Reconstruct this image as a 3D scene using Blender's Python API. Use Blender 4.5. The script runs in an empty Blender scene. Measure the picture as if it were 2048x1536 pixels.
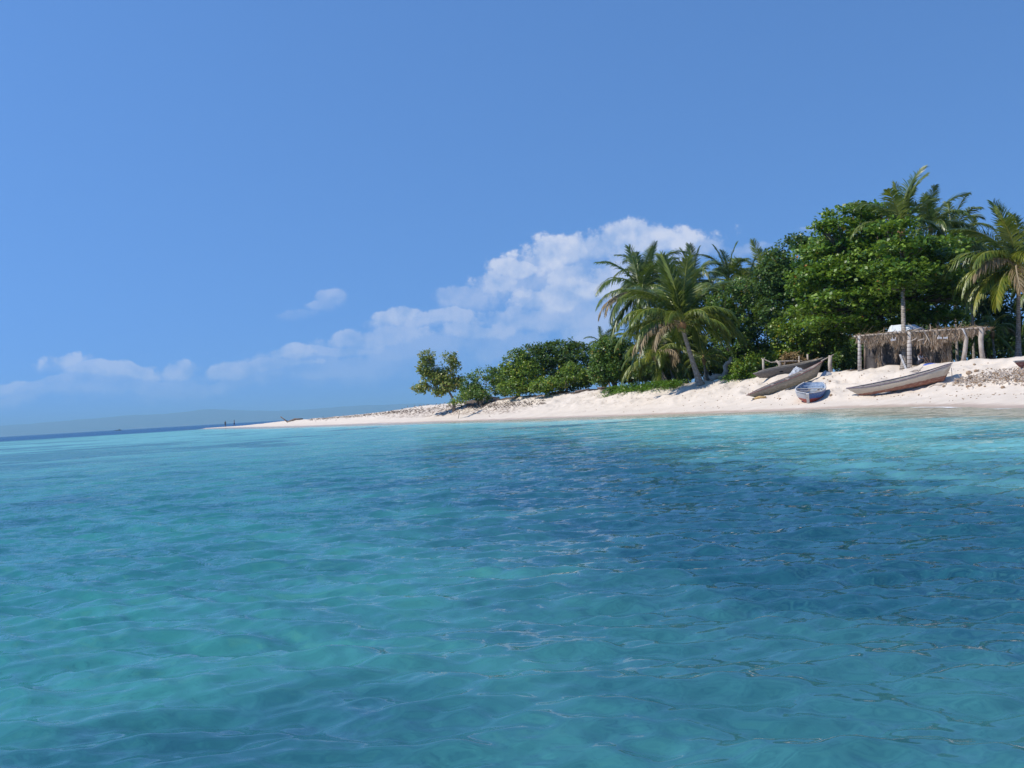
import bpy, math, random
import numpy as np
from mathutils import Vector, Matrix

random.seed(7)
RNG = np.random.default_rng(11)
sc = bpy.context.scene
col = sc.collection
R = math.radians

# ------------------------------------------------------------------ camera
CAM_H = 1.2
PITCH = math.atan(45.4 * math.cos(R(3.37)) / 2048.0)
ROLL = R(3.37)
cam_data = bpy.data.cameras.new("camera")
cam_data.sensor_width = 36.0
cam_data.lens = 36.0
cam_data.clip_start = 0.05
cam_data.clip_end = 80000.0
cam = bpy.data.objects.new("camera", cam_data)
col.objects.link(cam)
sc.camera = cam
_R0 = Vector((1, 0, 0)); _U0 = Vector((0, -math.sin(PITCH), math.cos(PITCH))); _F = Vector((0, math.cos(PITCH), math.sin(PITCH)))
_RX = math.cos(ROLL) * _R0 - math.sin(ROLL) * _U0
_UY = math.sin(ROLL) * _R0 + math.cos(ROLL) * _U0
m = Matrix((_RX, _UY, -_F)).transposed().to_4x4()
m.translation = Vector((0, 0, CAM_H))
cam.matrix_world = m

def ray(px, py):
    """direction through a pixel of the 2048x1536 photograph"""
    return _RX * ((px - 1024) / 2048.0) + _UY * ((768 - py) / 2048.0) + _F

def at(px, py, Y):
    """world point seen at that pixel, Y metres ahead"""
    d = ray(px, py)
    return Vector((0, 0, CAM_H)) + d * (Y / d.y)

def onz(px, py, z=0.0):
    d = ray(px, py)
    t = (z - CAM_H) / d.z
    return Vector((0, 0, CAM_H)) + d * t

def hor(px):
    return 873.6 - 0.0588 * px

def atY(px, Y, z):
    """column px of the photograph at depth Y, height z"""
    lo, hi = -3000.0, 5000.0
    for _ in range(50):
        mid = (lo + hi) / 2
        if at(px, mid, Y).z > z: lo = mid
        else: hi = mid
    return at(px, (lo + hi) / 2, Y)

# ------------------------------------------------------------------ sun and sky
SUN_EL = R(50)
_sh = Vector((-0.93, -0.26)).normalized()
SUN_DIR = Vector((_sh.x * math.cos(SUN_EL), _sh.y * math.cos(SUN_EL), math.sin(SUN_EL)))
sun_data = bpy.data.lights.new("sun", 'SUN')
sun_data.energy = 4.7
sun_data.angle = R(0.5)
sun_data.color = (1.0, 0.93, 0.82)
sun = bpy.data.objects.new("sun", sun_data)
sun.rotation_euler = (-SUN_DIR).to_track_quat('-Z', 'Y').to_euler()
sun.location = (-30, -10, 60)
col.objects.link(sun)

sc.view_settings.view_transform = 'Standard'
sc.view_settings.look = 'None'
sc.view_settings.gamma = 1.0
sc.view_settings.use_curve_mapping = False
sc.view_settings.exposure = 0.0
sc.cycles.max_bounces = 8
sc.cycles.diffuse_bounces = 3
sc.cycles.glossy_bounces = 3
sc.cycles.transmission_bounces = 4
sc.cycles.transparent_max_bounces = 12
sc.cycles.volume_bounces = 0
sc.cycles.caustics_reflective = False
sc.cycles.caustics_refractive = False

class NT:
    """small node helper"""
    def __init__(self, tree):
        self.t = tree; self.n = tree.nodes; self.l = tree.links
        self.n.clear()
    def node(self, typ, **kw):
        nd = self.n.new(typ)
        ins = kw.pop('ins', {})
        for k, v in kw.items(): setattr(nd, k, v)
        for k, v in ins.items(): self.set(nd, k, v)
        return nd
    def set(self, nd, k, v):
        s = nd.inputs[k]
        if isinstance(v, bpy.types.NodeSocket): self.l.new(v, s)
        elif isinstance(v, bpy.types.Node): self.l.new(v.outputs[0], s)
        else:
            if s.type == 'RGBA' and len(v) == 3: v = (*v, 1)
            s.default_value = v
    def math(self, op, a, b=None, c=None, clamp=False):
        nd = self.node('ShaderNodeMath', operation=op, use_clamp=clamp)
        self.set(nd, 0, a)
        if b is not None: self.set(nd, 1, b)
        if c is not None: self.set(nd, 2, c)
        return nd.outputs[0]
    def vmath(self, op, a, b=None, scale=None):
        nd = self.node('ShaderNodeVectorMath', operation=op)
        self.set(nd, 0, a)
        if b is not None: self.set(nd, 1, b)
        if scale is not None: self.set(nd, 'Scale', scale)
        return nd.outputs['Value'] if op in ('LENGTH', 'DOT_PRODUCT', 'DISTANCE') else nd.outputs[0]
    def smooth(self, v, a, b, o0=0.0, o1=1.0, kind='SMOOTHSTEP'):
        nd = self.node('ShaderNodeMapRange', interpolation_type=kind)
        self.set(nd, 'Value', v)
        for k, x in (('From Min', a), ('From Max', b), ('To Min', o0), ('To Max', o1)): self.set(nd, k, x)
        return nd.outputs[0]
    def noise(self, vec, scale, detail=3.0, rough=0.5, out=0, dist=0.0):
        nd = self.node('ShaderNodeTexNoise')
        if vec is not None: self.set(nd, 'Vector', vec)
        self.set(nd, 'Scale', scale); self.set(nd, 'Detail', detail); self.set(nd, 'Roughness', rough); self.set(nd, 'Distortion', dist)
        return nd.outputs[out]
    def mix(self, f, a, b, mode='MIX'):
        nd = self.node('ShaderNodeMix', data_type='RGBA', blend_type=mode)
        self.set(nd, 0, f); self.set(nd, 6, a); self.set(nd, 7, b)
        return nd.outputs[2]
    def attr(self, name):
        return self.node('ShaderNodeAttribute', attribute_name=name)
    def comb(self, x, y, z):
        nd = self.node('ShaderNodeCombineXYZ')
        self.set(nd, 0, x); self.set(nd, 1, y); self.set(nd, 2, z)
        return nd.outputs[0]

world = bpy.data.worlds.new("World")
sc.world = world
world.use_nodes = True
W = NT(world.node_tree)
SKY_STRENGTH = 0.113
sky = W.node('ShaderNodeTexSky', sky_type='NISHITA')
sky.sun_disc = False
sky.sun_elevation = SUN_EL
sky.sun_rotation = math.atan2(SUN_DIR.x, SUN_DIR.y)
sky.altitude = 0.0
sky.air_density = 1.0
sky.dust_density = 0.0
sky.ozone_density = 3.0
tc = W.node('ShaderNodeTexCoord').outputs['Generated']
LIFT = 0.35
TINT = (1.03, 1.44, 1.83)
sv = W.vmath('NORMALIZE', W.vmath('ADD', tc, (0, 0, LIFT)))
W.l.new(sv, sky.inputs[0])
sep = W.node('ShaderNodeSeparateXYZ', ins={0: tc})
ey = W.math('MAXIMUM', sep.outputs['Y'], 0.02)
u = W.math('DIVIDE', sep.outputs['X'], ey)
v = W.math('DIVIDE', sep.outputs['Z'], ey)
uv = W.comb(u, v, 0.0)
wn = W.noise(uv, 9.0, 3.0, 0.55, out=1)
warp = W.vmath('SCALE', W.vmath('SUBTRACT', wn, (0.5, 0.5, 0.5)), scale=0.05)
uvw = W.vmath('ADD', uv, warp)
nfin = W.noise(uv, 26.0, 7.0, 0.60)
nbig = W.noise(uv, 7.0, 4.0, 0.5)
nlit = W.noise(W.vmath('ADD', uv, (-0.004, 0.008, 0.0)), 26.0, 7.0, 0.60)
nm1 = W.noise(uv, 13.0, 3.0, 0.5)
nm2 = W.noise(W.vmath('ADD', uv, (-0.010, 0.018, 0.0)), 13.0, 3.0, 0.5)
nmix = W.math('SUBTRACT', W.math('ADD', W.math('MULTIPLY', nfin, 1.25), W.math('MULTIPLY', nbig, 0.35)), 0.78)
CLOUDS = [  # px, py, rx, ry, opacity
 (1300,497,150,40,.80),(1190,507,70,40,.70),(1110,520,75,42,.80),(1040,552,60,34,.74),(985,588,52,28,.62),(1405,494,60,30,.55),
 (1250,540,170,40,.45),(1150,575,50,34,.66),(1190,600,46,34,.76),(1235,590,40,36,.70),(1100,615,80,30,.55),(1060,650,150,24,.42),(930,610,60,22,.34),
 (800,645,52,16,.58),(880,650,80,18,.45),(750,680,90,20,.38),(960,668,110,18,.42),(1010,640,70,22,.40),(1120,560,120,50,.42),(1180,650,130,50,.42),(1090,580,90,40,.40),(1210,570,60,50,.60),(1130,610,80,30,.66),
 (662,598,26,14,.34),(640,612,26,12,.30),(595,630,40,9,.16),(130,732,46,26,.46),(190,752,70,16,.36),(265,744,60,18,.42),(345,732,42,20,.38),(0,768,46,16,.34),
 (150,768,150,14,.24),(445,735,46,18,.38),(590,712,40,17,.46),(530,738,110,16,.36),(690,702,80,14,.32),(640,750,150,14,.20),
 (1505,500,60,14,.32),(1620,463,22,8,.40),(850,700,160,20,.24),(300,776,330,20,.20),(700,738,300,30,.20),(1000,700,240,40,.22)]
alpha = None; lit = None
for (cx, cy, rx, ry, op) in CLOUDS:
    d = ray(cx, cy); cu, cv = d.x / d.y, d.z / d.y
    q = W.vmath('SUBTRACT', uvw, (cu, cv, 0))
    q = W.vmath('MULTIPLY', q, (1800.0 / rx, 1800.0 / ry, 0))
    f = W.math('SUBTRACT', 1.15, W.vmath('LENGTH', q))
    f = W.math('MULTIPLY_ADD', nmix, 2.2, f)
    qy = W.node('ShaderNodeSeparateXYZ', ins={0: q}).outputs['Y']
    a = W.smooth(f, 0.0, W.smooth(qy, -0.6, 0.5, 1.5, 0.34, 'LINEAR'), 0.0, min(1.0, op * 0.93))
    alpha = a if alpha is None else W.math('MAXIMUM', alpha, a)
relief = W.math('ADD', W.math('MULTIPLY', W.math('SUBTRACT', nfin, nlit), 3.2), W.math('MULTIPLY_ADD', W.math('SUBTRACT', nm1, nm2), 3.2, 0.60), clamp=True)
ccol = W.mix(relief, (0.42, 0.55, 0.82), (0.82, 0.84, 0.94))
skyc = W.mix(1.0, sky.outputs[0], TINT, 'MULTIPLY')
skys = W.vmath('SCALE', skyc, scale=SKY_STRENGTH)
front = W.smooth(sep.outputs['Y'], 0.02, 0.2)
alpha = W.math('MULTIPLY', alpha, front)
final = W.mix(alpha, skys, ccol)
bg = W.node('ShaderNodeBackground', ins={'Color': final, 'Strength': 1.0})
wo = W.node('ShaderNodeOutputWorld')
W.l.new(bg.outputs[0], wo.inputs[0])

# ------------------------------------------------------------------ general helpers
def tag(o, label=None, cat=None, group=None, kind=None):
    if label: o['label'] = label
    if cat: o['category'] = cat
    if group: o['group'] = group
    if kind: o['kind'] = kind
    return o

def empty(name, loc, rz=0.0):
    o = bpy.data.objects.new(name, None)
    col.objects.link(o)
    o.location = loc
    o.rotation_euler = (0, 0, rz)
    o.empty_display_size = 0.3
    return o

def mesh_obj(name, verts, faces, mat, parent=None, smooth=False, attrs=None):
    me = bpy.data.meshes.new(name)
    me.from_pydata([tuple(v) for v in verts], [], faces)
    if mat:
        for mm in (mat if isinstance(mat, (list, tuple)) else [mat]): me.materials.append(mm)
    if smooth: me.polygons.foreach_set('use_smooth', [True] * len(me.polygons))
    if attrs:
        for k, arr in attrs.items():
            a = me.attributes.new(k, 'FLOAT', 'POINT'); a.data.foreach_set('value', np.asarray(arr, dtype=np.float32))
    me.update()
    o = bpy.data.objects.new(name, me)
    col.objects.link(o)
    if parent is not None: o.parent = parent
    return o

def quads_obj(name, V, mat, parent=None, attrs=None, smooth=False, nper=4):
    """V: (n, nper, 3) array of separate polygons -> one mesh"""
    n = V.shape[0]
    me = bpy.data.meshes.new(name)
    me.vertices.add(n * nper); me.vertices.foreach_set('co', V.reshape(-1).astype(np.float32))
    me.loops.add(n * nper); me.loops.foreach_set('vertex_index', np.arange(n * nper, dtype=np.int32))
    me.polygons.add(n); me.polygons.foreach_set('loop_start', np.arange(0, n * nper, nper, dtype=np.int32))
    if smooth: me.polygons.foreach_set('use_smooth', np.ones(n, dtype=bool))
    me.materials.append(mat)
    if attrs:
        for k, arr in attrs.items():
            a = me.attributes.new(k, 'FLOAT', 'POINT'); a.data.foreach_set('value', np.repeat(np.asarray(arr, dtype=np.float32), nper))
    me.update(); me.validate()
    o = bpy.data.objects.new(name, me)
    col.objects.link(o)
    if parent is not None: o.parent = parent
    return o

def grid_obj(name, P, mat, attrs=None, wrap=False, smooth=True):
    """P: (rows, cols, 3)"""
    r, c, _ = P.shape
    me = bpy.data.meshes.new(name)
    me.vertices.add(r * c); me.vertices.foreach_set('co', P.reshape(-1).astype(np.float32))
    I = np.arange(r * c, dtype=np.int32).reshape(r, c)
    if wrap: J = np.roll(I, -1, axis=1); a, b, c2, d = I[:-1], J[:-1], J[1:], I[1:]
    else: a, b, c2, d = I[:-1, :-1], I[:-1, 1:], I[1:, 1:], I[1:, :-1]
    F = np.stack([a, b, c2, d], axis=-1).reshape(-1, 4)
    n = len(F)
    me.loops.add(n * 4); me.loops.foreach_set('vertex_index', F.reshape(-1))
    me.polygons.add(n); me.polygons.foreach_set('loop_start', np.arange(0, n * 4, 4, dtype=np.int32))
    if smooth: me.polygons.foreach_set('use_smooth', np.ones(n, dtype=bool))
    me.materials.append(mat)
    if attrs:
        for k, arr in attrs.items():
            at_ = me.attributes.new(k, 'FLOAT', 'POINT'); at_.data.foreach_set('value', arr.reshape(-1).astype(np.float32))
    me.update(); me.validate()
    o = bpy.data.objects.new(name, me)
    col.objects.link(o)
    return o

class MB:
    """collects shapes into one mesh"""
    def __init__(self): self.v = []; self.f = []; self.mi = []
    def add(self, vs, fs, mi=0):
        b = len(self.v)
        self.v += [Vector(x) for x in vs]
        self.f += [tuple(b + i for i in f) for f in fs]; self.mi += [mi] * len(fs)
    def box(self, c, s, rot=None, mi=0):
        c = Vector(c); hx, hy, hz = s[0] / 2, s[1] / 2, s[2] / 2
        vs = [Vector((x, y, z)) for z in (-hz, hz) for y in (-hy, hy) for x in (-hx, hx)]
        if rot is not None: vs = [rot @ w for w in vs]
        self.add([c + w for w in vs], [(0, 2, 3, 1), (4, 5, 7, 6), (0, 1, 5, 4), (2, 6, 7, 3), (0, 4, 6, 2), (1, 3, 7, 5)], mi)
    def plank(self, a, b, w, t, up=Vector((0, 0, 1)), mi=0):
        a, b = Vector(a), Vector(b); d = (b - a); L = d.length; d.normalize()
        s = d.cross(up).normalized(); n = s.cross(d)
        rot = Matrix((d, s, n)).transposed()
        self.box((a + b) / 2, (L, w, t), rot, mi)
    def tube(self, pts, rad, n=8, cap=True, mi=0, jit=0.0, rng=random):
        pts = [Vector(p) for p in pts]
        if not hasattr(rad, '__len__'): rad = [rad] * len(pts)
        b = len(self.v); prev = None
        for i, p in enumerate(pts):
            t = (pts[min(i + 1, len(pts) - 1)] - pts[max(i - 1, 0)])
            if t.length < 1e-9: t = Vector((0, 0, 1))
            t.normalize()
            if prev is None:
                s = t.cross(Vector((0, 0, 1)))
                if s.length < 0.05: s = t.cross(Vector((0, 1, 0)))
            else: s = prev - t * prev.dot(t)
            s.normalize(); prev = s; q = t.cross(s)
            for k in range(n):
                a = 2 * math.pi * k / n; rr = rad[i] * (1 + jit * (rng.random() - 0.5))
                self.v.append(p + s * (math.cos(a) * rr) + q * (math.sin(a) * rr))
        for i in range(len(pts) - 1):
            for k in range(n):
                k2 = (k + 1) % n
                self.f.append((b + i * n + k, b + i * n + k2, b + (i + 1) * n + k2, b + (i + 1) * n + k)); self.mi.append(mi)
        if cap:
            self.f.append(tuple(b + k for k in range(n))[::-1]); self.mi.append(mi)
            e = b + (len(pts) - 1) * n
            self.f.append(tuple(e + k for k in range(n))); self.mi.append(mi)
    def blob(self, c, r, sub=2, jit=0.15, seed=0, mi=0):
        """a lumpy rounded stone-like solid"""
        rg = random.Random(seed); n, mrows = 8 * sub // 2, 5 * sub // 2
        c = Vector(c); r = r if hasattr(r, '__len__') else (r, r, r)
        vs = [c + Vector((0, 0, -r[2]))]
        for i in range(1, mrows):
            th = math.pi * i / mrows
            for k in range(n):
                ph = 2 * math.pi * k / n; q = 1 + jit * (rg.random() * 2 - 1)
                vs.append(c + Vector((r[0] * math.sin(th) * math.cos(ph) * q, r[1] * math.sin(th) * math.sin(ph) * q, -r[2] * math.cos(th) * q)))
        vs.append(c + Vector((0, 0, r[2])))
        fs = [(0, 1 + (k + 1) % n, 1 + k) for k in range(n)]
        for i in range(mrows - 2):
            for k in range(n):
                a = 1 + i * n + k; b2 = 1 + i * n + (k + 1) % n
                fs.append((a, b2, b2 + n, a + n))
        e = len(vs) - 1
        fs += [(e, e - n + k, e - n + (k + 1) % n) for k in range(n)]
        self.add(vs, fs, mi)
    def build(self, name, mat, parent=None, smooth=False, origin=None):
        vs = self.v if origin is None else [p - Vector(origin) for p in self.v]
        o = mesh_obj(name, vs, self.f, mat, parent, smooth)
        if isinstance(mat, (list, tuple)) and len(mat) > 1:
            o.data.polygons.foreach_set('material_index', self.mi)
        return o

# ------------------------------------------------------------------ numpy value noise
def _hash(ix, iy, seed):
    n = (ix.astype(np.int64) * 374761393 + iy.astype(np.int64) * 668265263 + seed * 974634777) & 0xffffffff
    n = ((n ^ (n >> 13)) * 1274126177) & 0xffffffff
    return ((n ^ (n >> 16)) & 0xffff) / 65535.0
def vnoise(x, y, seed=0):
    ix = np.floor(x); iy = np.floor(y); fx = x - ix; fy = y - iy
    fx = fx * fx * (3 - 2 * fx); fy = fy * fy * (3 - 2 * fy)
    a = _hash(ix, iy, seed); b = _hash(ix + 1, iy, seed); c = _hash(ix, iy + 1, seed); d = _hash(ix + 1, iy + 1, seed)
    return (a * (1 - fx) + b * fx) * (1 - fy) + (c * (1 - fx) + d * fx) * fy
def fbm(x, y, oct=4, seed=0, gain=0.5):
    s = 0.0; a = 1.0; t = 0.0
    for k in range(oct):
        s = s + a * vnoise(x * 2 ** k + 17.3 * k, y * 2 ** k - 9.1 * k, seed + k); t += a; a *= gain
    return s / t
def sstep(a, b, x):
    t = np.clip((x - a) / (b - a), 0, 1); return t * t * (3 - 2 * t)

# ------------------------------------------------------------------ materials
def material(name):
    mt = bpy.data.materials.new(name); mt.use_nodes = True
    return mt, NT(mt.node_tree)
def finish(T, shader):
    o = T.node('ShaderNodeOutputMaterial'); T.l.new(shader, o.inputs[0])
def principled(T, **ins):
    nd = T.node('ShaderNodeBsdfPrincipled')
    for k, v in ins.items(): T.set(nd, k.replace('_', ' '), v)
    return nd.outputs[0]

def mat_wood(name, c1, c2, scale=6.0, rough=0.85, bump=0.4, stretch=(1, 1, 1)):
    mt, T = material(name)
    p = T.node('ShaderNodeTexCoord').outputs['Object']
    p = T.vmath('MULTIPLY', p, stretch)
    n = T.noise(p, scale, 5.0, 0.6); n2 = T.noise(p, scale * 6, 3.0, 0.6)
    f = T.smooth(T.math('MULTIPLY_ADD', n2, 0.35, n), 0.45, 0.9)
    c = T.mix(f, c1, c2)
    b = T.node('ShaderNodeBump', ins={'Strength': bump, 'Distance': 0.02, 'Height': n2})
    finish(T, principled(T, Base_Color=c, Roughness=rough, Normal=b.outputs[0]))
    return mt

def mat_leaf(name, dark, mid, light, warm=None, warm_amt=0.03, rough=0.42, trans=0.28):
    mt, T = material(name)
    t = T.attr('tint').outputs['Fac']
    c = T.mix(T.smooth(t, 0.0, 0.55, kind='LINEAR'), dark, mid)
    c = T.mix(T.smooth(t, 0.55, 1.0, kind='LINEAR'), c, light)
    if warm is not None:
        c = T.mix(T.smooth(T.attr('warm').outputs['Fac'], 1.0 - warm_amt, 1.0 - warm_amt + 0.004), c, warm)
    pr = T.node('ShaderNodeBsdfPrincipled', ins={'Base Color': c, 'Roughness': rough, 'Specular IOR Level': 0.5})
    tl = T.node('ShaderNodeBsdfTranslucent', ins={'Color': T.mix(0.5, c, (0.30, 0.42, 0.04))})
    mx = T.node('ShaderNodeMixShader', ins={0: trans}); T.l.new(pr.outputs[0], mx.inputs[1]); T.l.new(tl.outputs[0], mx.inputs[2])
    finish(T, mx.outputs[0])
    return mt
# ------------------------------------------------------------------ island outline and terrain height
SHORE = [(400, 315), (456, 280), (510, 225), (558, 190), (620, 165), (685, 148), (761, 133), (830, 120), (900, 109), (970, 102), (1040, 95), (1110, 88), (1180, 82),
         (1230, 78), (1280, 75), (1335, 72), (1390, 69), (1445, 67), (1500, 65), (1560, 63), (1620, 61), (1700, 58), (1800, 53), (1900, 48), (2048, 40), (2300, 33)]
BACK = [(408, 326), (470, 305), (540, 262), (610, 225), (680, 195), (760, 178), (850, 170), (960, 172), (1100, 180), (1300, 210), (1500, 260), (1900, 330)]
front_pts = [atY(px, Y, 0.0) for px, Y in SHORE]
back_pts = [atY(px, Y, 0.0) for px, Y in BACK]
poly = [(p.x, p.y) for p in front_pts] + [(20.5, 18), (21, -5), (24, -60), (320, -60), (320, 320)] + [(p.x, p.y) for p in back_pts][::-1]
PX = np.array([p[0] for p in poly]); PY = np.array([p[1] for p in poly])

def signed_dist(x, y):
    """distance inland from the waterline (negative in the water)"""
    sh = x.shape; x = x.reshape(-1); y = y.reshape(-1)
    best = np.full(x.shape, 1e18); inside = np.zeros(x.shape, bool)
    n = len(PX)
    for i in range(n):
        x0, y0, x1, y1 = PX[i], PY[i], PX[(i + 1) % n], PY[(i + 1) % n]
        dx, dy = x1 - x0, y1 - y0; L2 = dx * dx + dy * dy
        t = np.clip(((x - x0) * dx + (y - y0) * dy) / L2, 0, 1)
        best = np.minimum(best, (x - x0 - t * dx) ** 2 + (y - y0 - t * dy) ** 2)
        c = ((y0 > y) != (y1 > y))
        with np.errstate(divide='ignore', invalid='ignore'):
            xi = dx * (y - y0) / (dy if abs(dy) > 1e-12 else 1e-12) + x0
        inside ^= c & (x < xi)
    d = np.sqrt(best)
    return np.where(inside, d, -d).reshape(sh)

_HC = [(400, .15), (456, .28), (480, .34), (558, .9), (620, 1.1), (685, 1.22), (761, 1.42), (799, 1.62), (824, 1.88), (873, 2.0), (946, 2.28), (1044, 2.22),
       (1180, 2.3), (1300, 2.22), (1400, 2.35), (1717, 2.3), (1830, 2.38), (2048, 2.3), (2600, 2.3)]
def crest(x, y):
    uu = x / np.maximum(y, 1.0) * 2048 + 1024
    return np.interp(uu, [a for a, b in _HC], [b for a, b in _HC])

def wobble(x, y):
    return (fbm(x / 9.0, y / 9.0, 3, 40) - 0.5) * 2.6 + (fbm(x / 2.2, y / 2.2, 2, 44) - 0.5) * 0.5

def height(x, y, detail=True):
    x = np.asarray(x, float); y = np.asarray(y, float)
    d = signed_dist(x, y) + wobble(x, y)
    hc = crest(x, y)
    t = np.clip(d * 0.215 / hc, 0, 1.0)
    prof = hc * (0.60 * (1 - (1 - t) ** 1.6) + 0.40 * sstep(0.12, 0.95, t))
    prof = np.minimum(prof, 0.165 * np.maximum(d, 0) + 0.10 * np.maximum(d - 2.5, 0))
    z = np.where(d > 0, prof, np.maximum(0.11 * d, -2.5 - 0.0 * d))
    if detail:
        rough = sstep(1.2, 4.0, d) * (1 - 0.5 * sstep(12, 18, d))
        lump = fbm(x / 1.3, y / 1.3, 4, 3, 0.6) - 0.5
        foot = fbm(x / 0.45, y / 0.45, 2, 9) - 0.5
        bank = sstep(2.5, 5, d) * (1 - sstep(8, 12, d))
        ridge = np.abs(fbm(x / 1.7, y / 1.7, 3, 23, 0.6) - 0.5)
        z = z + rough * (lump * 0.12 + foot * 0.08) + bank * (lump * 0.34 - ridge * 0.8 + 0.14) * np.minimum(hc / 2.2, 1)
        z = z + np.where(d > 9, (fbm(x / 6.0, y / 6.0, 3, 61) - 0.5) * 0.15, 0)
    return z

def hz(x, y, detail=True):
    return float(height(np.array([x]), np.array([y]), detail)[0])

def ground(px, Y, sink=0.0):
    """point on the sand in the photograph's column px at depth Y"""
    z = 1.0
    for _ in range(6):
        p = atY(px, Y, z); z = hz(p.x, p.y)
    return Vector((p.x, p.y, z - sink))

# sand material ---------------------------------------------------------------
msand, T = material('white_sand')
geo = T.node('ShaderNodeNewGeometry')
pos = geo.outputs['Position']
dd = T.attr('inland').outputs['Fac']
n1 = T.noise(pos, 0.8, 5.0, 0.6); n2 = T.noise(pos, 5.0, 5.0, 0.65); n3 = T.noise(pos, 24.0, 3.0, 0.6)
c = T.mix(T.smooth(n1, 0.3, 0.7), (0.60, 0.525, 0.435), (0.67, 0.59, 0.495))
c = T.mix(T.math('MULTIPLY', T.smooth(n2, 0.54, 0.70), 0.5), c, (0.62, 0.47, 0.31))
# scattered bits of shell, husk and weed
c = T.mix(T.math('MULTIPLY', T.smooth(n3, 0.72, 0.78), 0.25), c, (0.36, 0.26, 0.19))
# weed line high on the beach, further along the spit
wl = T.attr('weed').outputs['Fac']
c = T.mix(T.math('MULTIPLY', wl, T.smooth(T.noise(pos, 2.2, 6.0, 0.7), 0.46, 0.60)), c, (0.20, 0.14, 0.10))
# fallen leaves under the trees, plus shade painted onto the shelter's floor
lit_ = T.smooth(T.math('MULTIPLY_ADD', T.math('SUBTRACT', n2, 0.5), 1.0, T.attr('litter_and_shade').outputs['Fac']), 0.3, 0.7)
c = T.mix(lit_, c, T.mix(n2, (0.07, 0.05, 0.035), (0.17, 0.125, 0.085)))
# wet sand next to the water
wet = T.smooth(T.math('MULTIPLY_ADD', n1, 1.0, dd), 0.75, 1.5, 1.0, 0.0)
c = T.mix(T.math('MULTIPLY', wet, 0.85), c, (0.47, 0.36, 0.28))
bmp = T.node('ShaderNodeBump', ins={'Strength': 0.55, 'Distance': 0.06, 'Height': T.math('MULTIPLY_ADD', n3, 0.4, n2)})
finish(T, principled(T, Base_Color=c, Roughness=T.math('MULTIPLY_ADD', wet, -0.55, 0.95), Normal=bmp.outputs[0]))

az = np.concatenate([np.linspace(R(-28), R(-18), 30)[:-1], np.arange(R(-18), R(34), 0.00105), np.linspace(R(34), R(88), 160)[1:]])
rr = np.concatenate([np.linspace(14, 34, 60)[:-1], np.exp(np.arange(math.log(34), math.log(380), 0.0036)), np.linspace(390, 700, 14)])
AZ, RR = np.meshgrid(az, rr)
X = RR * np.sin(AZ); Y = RR * np.cos(AZ)
D0 = signed_dist(X, Y) + wobble(X, Y)
Z = height(X, Y)
uu = X / np.maximum(Y, 1) * 2048 + 1024
weed = (sstep(740, 800, uu) * (1 - sstep(990, 1080, uu)) * sstep(2.5, 3.6, D0) * (1 - sstep(6.5, 8.0, D0)) * 1.0
        + sstep(560, 640, uu) * (1 - sstep(780, 820, uu)) * sstep(4.5, 6.5, D0) * (1 - sstep(9, 11, D0)) * 0.9
        + sstep(1030, 1080, uu) * (1 - sstep(1360, 1420, uu)) * sstep(9.0, 9.8, D0) * (1 - sstep(10.5, 11.5, D0)) * 0.9)
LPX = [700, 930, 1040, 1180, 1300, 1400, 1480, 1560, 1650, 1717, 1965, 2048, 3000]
LYY = [400, 121, 113, 102, 91, 86, 80, 79, 73.5, 68.2, 63.9, 63.0, 60]  # behind the shelter front this brown also stands in for roof shade
litter_and_shade = sstep(-0.4, 1.0, Y - np.interp(uu, LPX, LYY)) * (Y > 1) + (Y <= 1) * sstep(20, 24, D0)
island = grid_obj('sand_beach', np.stack([X, Y, Z], -1), msand, {'inland': D0, 'weed': weed, 'litter_and_shade': litter_and_shade})
tag(island, 'white coral sand beach running out to a spit', 'beach', kind='structure')
island['kind'] = 'structure'

# ------------------------------------------------------------------ sea
r_in = np.linspace(0.05, 1.3, 12)[:-1]
r_mid = np.exp(np.arange(math.log(1.3), math.log(330), 0.0062))
r_out = np.exp(np.linspace(math.log(335), math.log(30000), 60))
rw = np.concatenate([r_in, r_mid, r_out])
azw = np.concatenate([np.arange(R(-34), R(34), 0.0030), np.linspace(R(34), R(70), 90)[1:], np.linspace(R(70), R(290), 100)[1:-1], np.linspace(R(290), R(326), 90)[:-1]])
AW, RW = np.meshgrid(azw, rw)
XW = RW * np.sin(AW); YW = RW * np.cos(AW)
daz = np.abs(np.gradient(azw)); daz[daz > 0.1] = 0.04
dr = np.gradient(rw)
SP = np.maximum(dr[:, None], RW * daz[None, :])
inland_w = np.full(XW.shape, -400.0)
near = RW < 700
inland_w[near] = signed_dist(XW[near], YW[near]) + wobble(XW[near], YW[near])
calm = sstep(0.0, 9.0, -inland_w) * 0.8 + 0.2
ZW = np.zeros_like(XW); lost = np.zeros_like(XW)
rg = np.random.default_rng(5)
NWV = 300
lam = np.exp(rg.uniform(math.log(0.10), math.log(3.6), NWV))
main = R(262)      # waves run towards the camera, a little to its left
theta = main + rg.normal(0, 0.50, NWV) * np.clip(1.25 - 0.18 * lam, 0.5, 1.3)
slope = 0.0165 * np.interp(lam, [0.08, 0.2, 0.35, 0.8, 1.3, 3.6], [0.95, 1.65, 1.85, 0.85, 0.36, 0.25]) * rg.uniform(0.6, 1.3, NWV)
ph = rg.uniform(0, 2 * math.pi, NWV)
gust = 0.65 + 0.7 * fbm(XW / 5.0 + 3, YW / 5.0, 3, 77)
for k in range(NWV):
    K = 2 * math.pi / lam[k]
    w = np.clip(lam[k] / (2.6 * SP) - 1.0, 0, 1)
    arg = K * (XW * math.cos(theta[k]) + YW * math.sin(theta[k])) + ph[k]
    s_ = np.sin(arg)
    g = gust if lam[k] < 1.2 else 1.0
    ZW += w * g * calm * slope[k] / K * (s_ + 0.32 * np.cos(2 * arg))
    lost += (1 - w) ** 2 * slope[k] ** 2 * 0.5
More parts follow.
